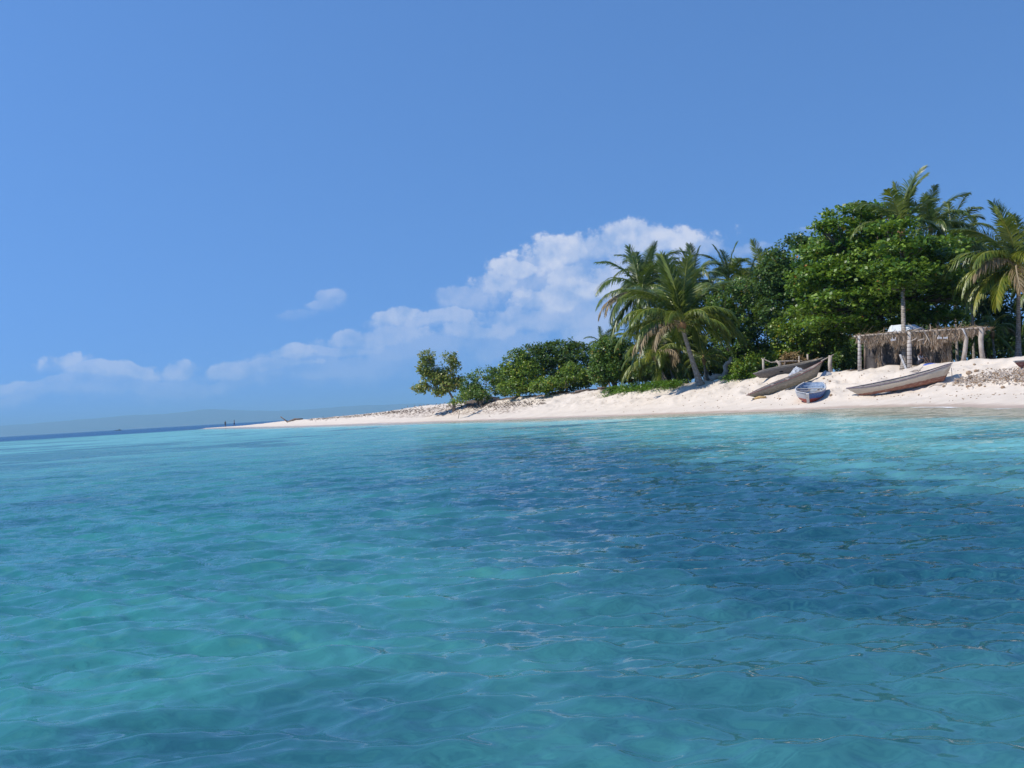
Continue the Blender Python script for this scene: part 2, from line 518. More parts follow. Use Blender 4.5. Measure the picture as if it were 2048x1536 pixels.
ZW *= np.clip((30000 - RW) / 29000, 0, 1)
lost = np.sqrt(lost) * (0.35 + 0.65 * sstep(0, 12, -inland_w))

# sea grass meadow on the bottom: outline in world coordinates
gp = [(830, 925), (930, 885), (1010, 872), (1300, 898), (1500, 915), (1700, 946), (1900, 966), (2300, 992), (2900, 1300), (2500, 1800), (2048, 1470), (1800, 1360), (1600, 1290), (1430, 1230),
      (1250, 1150), (1060, 1085), (940, 1020), (850, 965)]
gpw = [onz(a, b) for a, b in gp]
def poly_sd(x, y, pts):
    sh = x.shape; x = x.reshape(-1); y = y.reshape(-1); best = np.full(x.shape, 1e18); ins = np.zeros(x.shape, bool)
    for i in range(len(pts)):
        x0, y0 = pts[i]; x1, y1 = pts[(i + 1) % len(pts)]
        dx, dy = x1 - x0, y1 - y0
        t = np.clip(((x - x0) * dx + (y - y0) * dy) / (dx * dx + dy * dy), 0, 1)
        best = np.minimum(best, (x - x0 - t * dx) ** 2 + (y - y0 - t * dy) ** 2)
        c = ((y0 > y) != (y1 > y)); xi = dx * (y - y0) / (dy if abs(dy) > 1e-9 else 1e-9) + x0
        ins ^= c & (x < xi)
    d = np.sqrt(best); return np.where(ins, d, -d).reshape(sh)
gs = poly_sd(XW, YW, [(p.x, p.y) for p in gpw])
soft = np.clip(0.10 * RW, 0.5, 2.5)
nz = fbm(XW / 1.6, YW / 1.6, 4, 120, 0.6) - 0.5
nzb = fbm(XW / 7.0 + 40, YW / 7.0, 4, 140, 0.6)
nz = nz + 0.8 * (fbm(XW / 0.5, YW / 0.5, 3, 171, 0.6) - 0.5)
grass = sstep(-1.4, 1.4, gs / soft + nz * 2.6)
# thin drifts of grass elsewhere
drift = sstep(0.56, 0.70, nzb) * 0.62
farband = sstep(0.50, 0.62, fbm(XW / 30.0, YW / 9.0 + 7, 3, 155)) * sstep(28, 40, -inland_w + 0 * RW) * 0.55
g2 = poly_sd(XW, YW, [(p.x, p.y) for p in [onz(a, b) for a, b in [(720, 950), (900, 892), (1000, 880), (1500, 925), (1900, 968), (2300, 1000), (3000, 1300), (2700, 2600), (1250, 1800), (1080, 1420), (960, 1230), (800, 1080)]]])
grass2 = sstep(-1.0, 1.0, g2 / soft * 0.8 + nz * 2.6) * 0.70
grass = np.maximum(grass, grass2)
grass *= 0.70 + 0.30 * sstep(3.5, 8.5, YW + 2.0 * nzb)
fld = np.maximum(grass * (0.80 + 0.35 * nzb), np.maximum(drift * sstep(6, 12, -inland_w), farband * (RW < 330)))
fld = np.clip(fld, 0, 1)
bright = 1 - sstep(3.0, 26.0, -inland_w)           # shallow bank near the beach
bright = np.maximum(bright, sstep(9, 60, RW) * (0.45 + 0.35 * sstep(60, 120, RW)) * (1 - sstep(240, 330, RW)) * (0.75 + 0.5 * (nzb - 0.3)))
bright = np.clip(bright, 0, 1)
deep = sstep(250, 330, np.hypot(XW, YW) + 40 * (fbm(XW / 60, YW / 60, 2, 8) - .5))

mw, T = material('sea_water')
geo = T.node('ShaderNodeNewGeometry'); pos = geo.outputs['Position']; nrm = geo.outputs['Normal']
nxy = T.vmath('MULTIPLY', nrm, (1, 1, 0))
bent = T.vmath('ADD', pos, T.vmath('SCALE', nxy, scale=1.3))        # refraction shifts what is seen of the bottom
bent = T.vmath('MULTIPLY', bent, (1, 1, 0))
b1 = T.noise(bent, 0.55, 5.0, 0.6); b2 = T.noise(bent, 2.6, 4.0, 0.65); b3 = T.noise(bent, 9.0, 3.0, 0.6)
gr = T.attr('grass').outputs['Fac']; br = T.attr('bright').outputs['Fac']; dp = T.attr('deep').outputs['Fac']; inl = T.attr('inland').outputs['Fac']
teal = T.mix(T.smooth(b1, 0.3, 0.7), (0.013, 0.112, 0.138), (0.032, 0.205, 0.205))
teal = T.mix(T.math('MULTIPLY', T.smooth(b2, 0.50, 0.70), 0.5), teal, (0.05, 0.22, 0.175))
teal = T.mix(T.math('MULTIPLY', T.smooth(b3, 0.50, 0.72), 0.3), teal, (0.008, 0.085, 0.11))
turq = T.mix(T.smooth(b1, 0.3, 0.7), (0.18, 0.49, 0.50), (0.24, 0.58, 0.56))
gcol = T.mix(T.smooth(b2, 0.35, 0.65), (0.008, 0.056, 0.100), (0.017, 0.098, 0.135))
c = T.mix(br, teal, turq)
gf = T.math('MULTIPLY_ADD', T.math('ADD', T.math('SUBTRACT', b2, 0.5), T.math('MULTIPLY', T.math('SUBTRACT', b3, 0.5), 0.8)), T.math('MULTIPLY_ADD', gr, 1.2, 0.15), gr, clamp=True)
c = T.mix(gf, c, gcol)
c = T.mix(dp, c, (0.012, 0.075, 0.19))
shal = T.smooth(T.math('MULTIPLY_ADD', T.noise(pos, 0.35, 4.0), 5.0, inl), -7.0, -1.8)   # 1 = so shallow the sand shows
c = T.mix(T.math('MULTIPLY', shal, 0.35), c, (0.30, 0.50, 0.47))
# fine ripples that the mesh is too coarse for
rip = T.attr('lost').outputs['Fac']
w1 = T.noise(T.vmath('MULTIPLY', pos, (1.0, 1.7, 1)), 2.4, 2.0, 0.6, out=1)
w2 = T.noise(T.vmath('MULTIPLY', pos, (1.0, 1.5, 1)), 11.0, 2.0, 0.6, out=1)
pv = T.vmath('MULTIPLY', T.vmath('SUBTRACT', w1, (0.5, 0.5, 0.5)), (1, 1.25, 0))
pv2 = T.vmath('MULTIPLY', T.vmath('SUBTRACT', w2, (0.5, 0.5, 0.5)), (1, 1.25, 0))
pert = T.vmath('ADD', T.vmath('SCALE', pv, scale=T.math('MULTIPLY', rip, 5.0)), T.vmath('SCALE', pv2, scale=T.math('MULTIPLY_ADD', rip, 2.2, 0.15)))
N2 = T.vmath('NORMALIZE', T.vmath('ADD', nrm, pert))
body = T.node('ShaderNodeBsdfDiffuse', ins={'Color': c, 'Normal': nrm})
clear = T.node('ShaderNodeBsdfTransparent', ins={'Color': (0.80, 0.93, 0.92)})
mixb = T.node('ShaderNodeMixShader', ins={0: T.math('POWER', shal, 1.4)}); T.l.new(body.outputs[0], mixb.inputs[1]); T.l.new(clear.outputs[0], mixb.inputs[2])
gl = T.node('ShaderNodeBsdfGlossy', ins={'Color': (1, 1, 1), 'Roughness': 0.05, 'Normal': N2})
fr = T.node('ShaderNodeFresnel', ins={'IOR': 1.333, 'Normal': N2})
sw = T.node('ShaderNodeMixShader', ins={0: T.math('MINIMUM', T.math('MULTIPLY', fr.outputs[0], 0.88), 0.42)}); T.l.new(mixb.outputs[0], sw.inputs[1]); T.l.new(gl.outputs[0], sw.inputs[2])
foamn = T.noise(pos, 1.6, 5.0, 0.7)
ffac = T.math('MULTIPLY', T.smooth(T.math('ABSOLUTE', T.math('MULTIPLY_ADD', T.math('SUBTRACT', foamn, 0.5), 1.2, T.math('ADD', inl, 0.35))), 0.14, 0.34, 1.0, 0.0), T.attr('foam').outputs['Fac'])
foam_sh = T.node('ShaderNodeBsdfDiffuse', ins={'Color': (0.92, 0.93, 0.94)})
fin = T.node('ShaderNodeMixShader', ins={0: ffac}); T.l.new(sw.outputs[0], fin.inputs[1]); T.l.new(foam_sh.outputs[0], fin.inputs[2])
finish(T, fin.outputs[0])
uw = XW / np.maximum(YW, 1) * 2048 + 1024
foam = np.clip(0.5 + sstep(1700, 1850, uw), 0, 1) * (YW > 0) * sstep(0.35, 0.6, fbm(XW / 4, YW / 4, 2, 31))
keep = RW > 0
sea = grid_obj('sea', np.stack([XW, YW, ZW], -1), mw, {'inland': inland_w, 'grass': fld, 'bright': bright, 'deep': deep, 'lost': lost, 'foam': foam}, wrap=True)
sea['kind'] = 'structure'; sea['label'] = 'turquoise and dark blue rippled sea'
# sandy bottom far out, under the water, and the land sheet to the horizon
mb_ = MB(); mb_.add([(-31000, -31000, -3.5), (31000, -31000, -3.5), (31000, 31000, -3.5), (-31000, 31000, -3.5)], [(0, 1, 2, 3)])
bed = mb_.build('seabed', msand); bed['kind'] = 'structure'

# ------------------------------------------------------------------ far hills
mh, T = material('hill_scrub')
p = T.node('ShaderNodeNewGeometry').outputs['Position']
hn = T.noise(T.vmath('MULTIPLY', p, (0.004, 0.004, 0.008)), 1.0, 5.0, 0.6)
finish(T, principled(T, Base_Color=T.mix(T.smooth(hn, 0.35, 0.65), (0.03, 0.06, 0.03), (0.10, 0.10, 0.06)), Roughness=0.95))
HPX = [-700, -400, -100, 0, 120, 244, 330, 415, 500, 558, 634, 735, 830, 950, 1100, 1400, 1900, 2600]
HPH = [6, 14, 19, 21, 23, 27, 26, 29, 22, 19, 19, 19, 17, 13, 12, 15, 10, 5]
nx, ny = 420, 26
HX = np.linspace(-700, 2600, nx)
P = np.zeros((ny, nx, 3)); YH = 19000.0
for j in range(ny):
    yy = YH + j * 260.0
    f = math.sin(math.pi * min(j / (ny - 1), 1.0)) ** 0.8
    x = (HX - 1024) / 2048.0 * yy
    hgt = np.interp(HX, HPX, HPH) / 2048.0 * (YH + 3300) * f
    hgt = hgt * (0.86 + 0.30 * (fbm(x / 620.0, np.full_like(x, yy) / 900.0, 4, 5, 0.6)))
    P[j, :, 0] = x; P[j, :, 1] = yy; P[j, :, 2] = hgt - 1.0
hills = grid_obj('hills', P, mh); hills['kind'] = 'structure'
# ------------------------------------------------------------------ broadleaf trees
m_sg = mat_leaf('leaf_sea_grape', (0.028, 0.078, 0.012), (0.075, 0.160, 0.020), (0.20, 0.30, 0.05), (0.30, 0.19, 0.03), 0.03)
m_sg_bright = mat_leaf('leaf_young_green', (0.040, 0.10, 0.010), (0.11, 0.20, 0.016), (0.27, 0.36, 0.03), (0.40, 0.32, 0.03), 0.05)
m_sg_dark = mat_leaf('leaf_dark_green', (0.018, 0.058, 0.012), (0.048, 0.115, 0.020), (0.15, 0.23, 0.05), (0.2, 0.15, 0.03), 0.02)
m_dry_sg = mat_leaf('leaf_olive', (0.10, 0.15, 0.03), (0.24, 0.29, 0.06), (0.42, 0.44, 0.12), (0.38, 0.26, 0.07), 0.14)
m_alm = mat_leaf('leaf_almond', (0.026, 0.078, 0.008), (0.085, 0.180, 0.014), (0.26, 0.38, 0.045), (0.42, 0.16, 0.04), 0.007)
m_creep = mat_leaf('leaf_creeper', (0.045, 0.13, 0.010), (0.10, 0.22, 0.018), (0.17, 0.32, 0.03))
m_bark = mat_wood('bark_grey_brown', (0.13, 0.10, 0.08), (0.30, 0.25, 0.20), 3.0, 0.9, 0.6, (1, 1, 0.35))
m_bark_d = mat_wood('bark_dark', (0.06, 0.045, 0.035), (0.16, 0.125, 0.10), 3.0, 0.9, 0.6, (1, 1, 0.35))

def unit(a): return a / np.maximum(np.linalg.norm(a, axis=-1, keepdims=True), 1e-9)

def leaf_cloud(name, parent, mat, lobes, n_cl, per=9, size=0.20, seed=0, up=0.55, spread=0.30, shell=(0.70, 1.06), flat=False, cut=None):
    """lobes: (centre(local), radii). Rosettes of leaf-sized faces through the outer volume of each lobe"""
    rg = np.random.default_rng(seed)
    C = np.array([l[0] for l in lobes], float); Rr = np.array([l[1] for l in lobes], float)
    vol = (Rr[:, 0] * Rr[:, 1] * Rr[:, 2]) ** (2 / 3.0); pr = vol / vol.sum()
    idx = rg.choice(len(lobes), size=n_cl, p=pr)
    d = unit(rg.normal(size=(n_cl, 3)))
    rad = shell[0] + (shell[1] - shell[0]) * np.sqrt(rg.random(n_cl))
    inner = rg.random(n_cl) < 0.16
    rad[inner] = 0.25 + 0.5 * rg.random(inner.sum())
    # lumpy outline: radius modulated by a direction noise
    bump = 1 + 0.26 * (fbm(d[:, 0] * 2.3 + idx * 7.1, d[:, 1] * 2.3 + d[:, 2] * 2.9, 3, seed) - 0.5) * 2
    pos = C[idx] + d * (rad * bump)[:, None] * Rr[idx]
    if cut is not None:
        k = pos[:, 2] > cut; pos = pos[k]; d = d[k]; idx = idx[k]
    # drop rosettes in noise holes -> gaps
    hole = fbm(pos[:, 0] * 0.9 + pos[:, 2] * 0.6, pos[:, 1] * 0.9 - pos[:, 2] * 0.9, 3, seed + 50)
    k = hole > 0.40; pos = pos[k]; d = d[k]; idx2 = idx[k]
    if flat:
        lowr = rg.random(len(pos)) < 0.75
        rel = pos[:, 2] - C[idx2, 2]
        pos[:, 2] = np.where(lowr & (rel < 0), C[idx2, 2] - rel * 0.7, pos[:, 2])
    n = len(pos)
    axis = unit(d * (1 - up) + np.array([0, 0, up]) + rg.normal(size=(n, 3)) * 0.22)
    base = np.repeat(pos, per, axis=0); ax = np.repeat(axis, per, axis=0); N = n * per
    base = base + rg.normal(size=(N, 3)) * spread * np.array([1, 1, 0.45 if flat else 0.9]) * 0.5
    rnd = unit(rg.normal(size=(N, 3)))
    side = unit(np.cross(ax, rnd))                       # leaf points outwards from the rosette axis
    lean = rg.uniform(0.1, 0.9, (N, 1))
    L = unit(side * (1 - lean * 0.4) + ax * lean)
    nrm = unit(ax - L * np.sum(ax * L, axis=1, keepdims=True) + rg.normal(size=(N, 3)) * 0.25)
    Wd = unit(np.cross(L, nrm))
    s = size * rg.uniform(0.65, 1.25, (N, 1))
    wdt = s * 0.36
    droop = np.array([0, 0, -1.0]) * s * 0.12
    p0 = base; p1 = base + L * s * 0.50 + Wd * wdt + nrm * s * 0.05; p2 = base + L * s * 1.0 + droop; p3 = base + L * s * 0.50 - Wd * wdt + nrm * s * 0.05
    V = np.stack([p0, p1, p2, p3], axis=1)
    tint = np.clip(np.repeat(rg.random(n) * 0.6, per) + rg.random(N) * 0.5, 0, 1)
    return quads_obj(name, V, mat, parent, {'tint': tint, 'warm': rg.random(N)})

def limb(mb, a, b, r0, r1, seed, n=6, bend=0.12, segs=6):
    rg = random.Random(seed); a = Vector(a); b = Vector(b); L = (b - a).length
    off = [Vector((rg.uniform(-1, 1), rg.uniform(-1, 1), rg.uniform(-.3, .6))) * L * bend for _ in range(3)]
    pts = []
    for i in range(segs + 1):
        t = i / segs
        q = a.lerp(b, t) + off[0] * math.sin(math.pi * t) + off[1] * math.sin(2 * math.pi * t) * 0.4
        pts.append(q)
    mb.tube(pts, [r0 + (r1 - r0) * (i / segs) for i in range(segs + 1)], n, True, 0, 0.15, rg)
    return pts

def broadleaf(name, label, cat, base_px, Y, lobes_px, mat, n_cl, trunk_r=0.12, size=0.2, seed=0, group=None, per=9, bark=None, up=0.55, flat=False,
              trunk_px=None, stems=1, spread=0.30, shell=(0.70, 1.06), depth=1.0, cut=0.15):
    """lobes_px: (px, py, rx_px, ry_px, dY) read off the photograph, turned into metres at their own distance"""
    g = ground(base_px, Y, 0.12)
    root = empty(name, g); tag(root, label, cat, group)
    lobes = []
    for L in lobes_px:
        px, py, rx, ry, dy = L[:5]
        c = at(px, py, Y + dy); k = (Y + dy) / 2048.0
        lobes.append((np.array(c - g), np.array([rx * k, rx * k * (L[5] if len(L) > 5 else 0.95) * depth, ry * k])))
    mb = MB(); rg = random.Random(seed)
    zmid = min(l[0][2] for l in lobes)
    fork = Vector((0, 0, max(0.5, zmid * 0.55)))
    if trunk_px:
        tp = [at(a, b, Y) - g for a, b in trunk_px]
        mb.tube([Vector((0, 0, -0.1))] + tp, [trunk_r * 1.35] + [trunk_r * (1 - 0.4 * i / len(tp)) for i in range(len(tp))], 9, True, 0, 0.12, rg)
        fork = tp[-1]
    else:
        for s in range(stems):
            b0 = Vector((rg.uniform(-1, 1) * 0.35 * (stems > 1), rg.uniform(-1, 1) * 0.3 * (stems > 1), -0.1))
            limb(mb, b0, fork + Vector((rg.uniform(-.3, .3), rg.uniform(-.3, .3), 0)), trunk_r * 1.3, trunk_r * 0.85, seed + s, 9, 0.06)
    trunk = mb.build('trunk', bark or m_bark, root, True)
    mb = MB()
    for i, (c, r) in enumerate(lobes):
        e = Vector(c) + Vector((0, 0, -0.2 * r[2]))
        pts = limb(mb, fork, e, trunk_r * 0.55, trunk_r * 0.16, seed + 31 + i, 6, 0.10)
        for j in range(3):
            q = Vector(c) + Vector((rg.uniform(-.7, .7) * r[0], rg.uniform(-.7, .7) * r[1], rg.uniform(-.3, .7) * r[2]))
            limb(mb, pts[3 + (j % 3)], q, trunk_r * 0.22, trunk_r * 0.06, seed + 90 + i * 7 + j, 5, 0.1, 4)
    mb.build('branch', bark or m_bark, root, True)
    leaf_cloud('crown', root, mat, lobes, n_cl, per, size, seed + 5, up, spread, shell, flat, cut)
    return root

G_SG = 'sea grape trees along the far beach'
# lone tree at the left end
broadleaf('sea_grape_tree', 'small lone olive sea grape tree leaning at the left end of the tree line', 'tree', 908, 121,
    [(852,715,17,13,0),(855,735,20,16,.4),(866,755,24,15,.3),(901,717,17,12,-.3),(902,733,18,12,-.2),(884,753,26,14,.2),(843,776,17,8,.5),(895,771,28,12,0),(913,760,14,14,.2),(880,784,14,6,.1)],
    m_dry_sg, 1150, 0.16, 0.26, 101, G_SG, 9, trunk_px=[(907,800),(902,790),(896,780)], spread=0.26, depth=0.8)
broadleaf('sea_grape_shrub', 'knee-high bright green sprout above the arched driftwood root at the waterside', 'shrub', 915, 111,
    [(920,799,14,8,0),(908,806,8,5,-.2),(930,793,10,6,.3)], m_sg_bright, 90, 0.03, 0.2, 111, None, 7, spread=0.25)
broadleaf('sea_grape_tree', 'low rounded sea grape tree just right of the lone leaning one', 'tree', 960, 119,
    [(945,770,24,20,0),(975,752,30,18,.4),(1000,758,22,20,.2),(960,785,36,14,-.5),(995,780,28,14,-.2),(938,784,16,14,.2)],
    m_sg, 1300, 0.13, 0.24, 121, G_SG, stems=3)
broadleaf('sea_grape_tree', 'bright green sea grape tree on the left shoulder of the big clump', 'tree', 1040, 114,
    [(1034,728,28,26,0),(1020,750,22,26,0),(1052,752,34,28,-1),(1030,774,36,14,-1),(1070,772,34,14,-1)],
    m_sg_bright, 1300, 0.14, 0.24, 131, G_SG, stems=2)
broadleaf('sea_grape_tree', 'tallest dark sea grape tree of the clump left of the palms, with upright shoot tips', 'tree', 1120, 115,
    [(1080,716,40,30,0),(1120,708,42,26,0),(1155,718,34,30,0),(1100,745,54,30,1),(1155,750,46,32,1),(1182,748,24,30,.4),(1125,696,30,13,.2),(1060,725,30,30,1)],
    m_sg_dark, 2900, 0.17, 0.28, 141, G_SG, stems=3, up=0.75)
broadleaf('sea_grape_tree', 'low bright green sea grape in front of the tallest dark one', 'tree', 1130, 108,
    [(1105,768,38,14,0),(1145,755,34,16,0),(1168,758,22,16,0),(1085,776,26,9,0),(1140,742,26,14,.5)],
    m_sg_bright, 1100, 0.11, 0.24, 151, G_SG, stems=2)
broadleaf('sea_grape_tree', 'rounded mid green sea grape tree touching the left-hand palms', 'tree', 1230, 99,
    [(1215,705,30,28,0),(1245,710,28,30,0),(1225,738,38,24,0),(1262,740,24,26,0),(1203,740,24,28,0)],
    m_sg, 2300, 0.15, 0.23, 161, G_SG, stems=2, bark=m_bark_d)

G_BL = 'leafy trees of the island grove'
broadleaf('leafy_tree', 'dense dark green tree right behind the foremost coconut palm', 'tree', 1460, 94,
    [(1450,600,34,34,0),(1485,590,34,32,0),(1440,640,34,36,0),(1490,640,44,42,0),(1530,610,30,34,1),(1465,690,44,34,0),(1530,665,36,40,0),(1515,715,36,22,0),(1440,725,26,18,-1)],
    m_sg, 2800, 0.2, 0.24, 201, G_BL, bark=m_bark_d, stems=2)
broadleaf('leafy_tree', 'tall dark tree with a domed top left of the great broad tree', 'tree', 1585, 90,
    [(1590,500,40,26,0),(1560,520,34,26,0),(1625,505,36,28,0),(1545,560,34,36,0),(1590,560,50,40,0),(1560,620,44,40,0),(1600,640,40,44,0),(1630,560,34,36,0)],
    m_sg_dark, 3000, 0.24, 0.27, 211, G_BL, bark=m_bark_d)
broadleaf('leafy_tree', 'yellowish green bushy tree whose leaves hang down behind the two long dugouts', 'tree', 1600, 83,
    [(1575,680,32,24,0),(1610,660,38,26,0),(1650,640,34,26,0),(1585,708,34,16,0),(1630,690,36,22,0),(1665,680,30,24,0),(1560,660,22,20,.5)],
    m_sg_bright, 1700, 0.13, 0.21, 221, G_BL, bark=m_bark_d, stems=2)
# great almond tree: wide layered crown
tiers = []
rg_ = random.Random(4)
for (px, py, rx, ry, dy) in [(1705,428,62,16,0),(1760,440,60,18,2),(1680,455,52,14,-1),(1720,478,82,18,0),(1785,474,50,14,2),(1850,500,80,18,1),(1675,505,74,16,0),
        (1745,520,80,20,-2),(1835,530,90,20,-1),(1900,560,50,20,0),(1640,535,50,16,1),(1690,555,86,20,-2),(1790,570,84,22,-3),(1880,600,60,24,-1),(1630,580,50,20,0),
        (1700,600,90,20,-3),(1780,625,74,20,-3),(1620,625,44,18,-1),(1670,650,60,18,-3),(1735,660,56,16,-2),(1860,640,60,22,1),(1920,600,26,24,1),(1765,416,34,9,1),
        (1650,465,16,7,-2),(1700,520,100,60,4),(1800,580,110,60,4),(1720,630,90,40,4),(1800,500,50,26,-8),(1820,545,54,26,-9),(1800,575,50,20,-8),(1770,545,50,24,-7),(1775,458,44,16,-7),(1845,492,44,16,-6),(1880,520,50,22,-4),(1910,590,34,30,-4),(1890,640,44,20,-3),(1850,570,60,26,-5),(1655,455,26,9,-2),(1668,545,60,26,-2),(1610,560,40,20,-1)]:
    tiers.append((px, py, rx, ry, dy, 1.0))
almond = broadleaf('almond_tree', 'biggest broad-leaved tree with a wide layered crown spreading over the thatched shelter', 'tree', 1742, 77,
    tiers, m_alm, 7600, 0.3, 0.34, 231, G_BL, 8, m_bark_d, up=0.8, flat=True, trunk_px=[(1750,720),(1757,690),(1760,650),(1765,600)], spread=0.5, shell=(0.62, 1.05))
# darker trees behind, closing the grove
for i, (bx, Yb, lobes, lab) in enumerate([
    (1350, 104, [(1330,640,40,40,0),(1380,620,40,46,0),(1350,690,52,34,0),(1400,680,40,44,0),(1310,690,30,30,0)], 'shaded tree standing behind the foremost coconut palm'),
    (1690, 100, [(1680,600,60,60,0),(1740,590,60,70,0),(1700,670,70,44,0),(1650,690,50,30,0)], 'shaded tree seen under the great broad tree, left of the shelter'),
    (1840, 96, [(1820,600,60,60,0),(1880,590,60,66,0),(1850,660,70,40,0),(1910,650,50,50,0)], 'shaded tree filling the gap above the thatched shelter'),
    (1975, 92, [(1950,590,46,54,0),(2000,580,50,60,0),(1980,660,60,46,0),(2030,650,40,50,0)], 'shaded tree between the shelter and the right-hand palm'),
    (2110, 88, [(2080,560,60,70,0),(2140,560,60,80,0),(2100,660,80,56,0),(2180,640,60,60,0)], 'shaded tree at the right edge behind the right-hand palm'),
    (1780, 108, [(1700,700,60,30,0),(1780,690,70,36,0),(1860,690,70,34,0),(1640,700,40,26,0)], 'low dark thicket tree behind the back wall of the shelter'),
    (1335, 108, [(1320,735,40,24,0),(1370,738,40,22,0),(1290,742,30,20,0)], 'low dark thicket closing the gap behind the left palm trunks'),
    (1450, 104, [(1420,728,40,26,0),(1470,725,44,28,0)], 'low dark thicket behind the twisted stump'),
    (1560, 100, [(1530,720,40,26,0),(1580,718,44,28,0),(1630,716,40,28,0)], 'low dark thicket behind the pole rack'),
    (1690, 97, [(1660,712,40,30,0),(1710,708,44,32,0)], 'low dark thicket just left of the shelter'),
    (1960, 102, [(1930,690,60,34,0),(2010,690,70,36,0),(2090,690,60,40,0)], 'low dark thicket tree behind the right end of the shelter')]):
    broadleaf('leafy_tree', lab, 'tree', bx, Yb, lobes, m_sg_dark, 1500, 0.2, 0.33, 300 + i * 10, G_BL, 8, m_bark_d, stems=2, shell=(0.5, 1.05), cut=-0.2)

# undergrowth of shrubs in front of the grove, each its own bush
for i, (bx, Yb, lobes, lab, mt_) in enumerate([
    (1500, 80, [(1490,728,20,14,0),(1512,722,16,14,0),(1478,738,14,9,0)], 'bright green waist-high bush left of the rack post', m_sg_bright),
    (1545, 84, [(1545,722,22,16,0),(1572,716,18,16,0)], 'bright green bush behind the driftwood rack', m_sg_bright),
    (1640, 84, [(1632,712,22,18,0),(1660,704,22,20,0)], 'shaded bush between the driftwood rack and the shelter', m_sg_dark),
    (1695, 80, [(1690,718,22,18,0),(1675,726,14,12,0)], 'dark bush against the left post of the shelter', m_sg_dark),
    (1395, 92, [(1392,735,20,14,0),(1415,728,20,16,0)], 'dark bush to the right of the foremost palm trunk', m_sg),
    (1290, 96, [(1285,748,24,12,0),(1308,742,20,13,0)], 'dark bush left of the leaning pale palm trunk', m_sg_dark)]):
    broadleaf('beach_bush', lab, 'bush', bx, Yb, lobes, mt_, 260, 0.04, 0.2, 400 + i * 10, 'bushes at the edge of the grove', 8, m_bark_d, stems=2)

# creeping ground cover
def creeper(name, pts, n, seed, lab):
    rg = np.random.default_rng(seed)
    P = []
    for (px, Y, w, dY) in pts:
        c = ground(px, Y); k = Y / 2048.0
        q = np.stack([rg.normal(c.x, w * k * 0.5, n), rg.normal(c.y, dY, n)], -1); P.append(q)
    P = np.concatenate(P); z = height(P[:, 0], P[:, 1])
    hgt = 0.12 + 0.55 * fbm(P[:, 0] / 0.8, P[:, 1] / 0.8, 2, seed)
    N = len(P); base = np.stack([P[:, 0], P[:, 1], z + hgt * rg.random(N)], -1)
    L = unit(rg.normal(size=(N, 3)) * np.array([1, 1, .35]) + np.array([0, 0, .25])); ax = np.array([0, 0, 1.0])
    Wd = unit(np.cross(L, ax)); s = rg.uniform(.10, .2, (N, 1))
    V = np.stack([base, base + L * s * .5 + Wd * s * .38, base + L * s, base + L * s * .5 - Wd * s * .38], 1)
    o = quads_obj(name, V, m_creep, None, {'tint': rg.random(N), 'warm': rg.random(N)})
    o['kind'] = 'stuff'; tag(o, lab, 'ground cover')
creeper('beach_creeper', [(1250, 93.5, 22, .8), (1270, 91.5, 26, .9), (1295, 90, 26, .9), (1320, 88.5, 26, .9), (1345, 87, 22, .8), (1225, 96, 22, .8)], 1500, 5, 'bright green creeper carpeting the top of the bank below the left palms')
creeper('beach_creeper', [(1470, 81.5, 24, .7), (1500, 80.5, 24, .7), (1520, 79.5, 20, .7)], 1300, 6, 'bright green creeper left of the dark grey dugout')

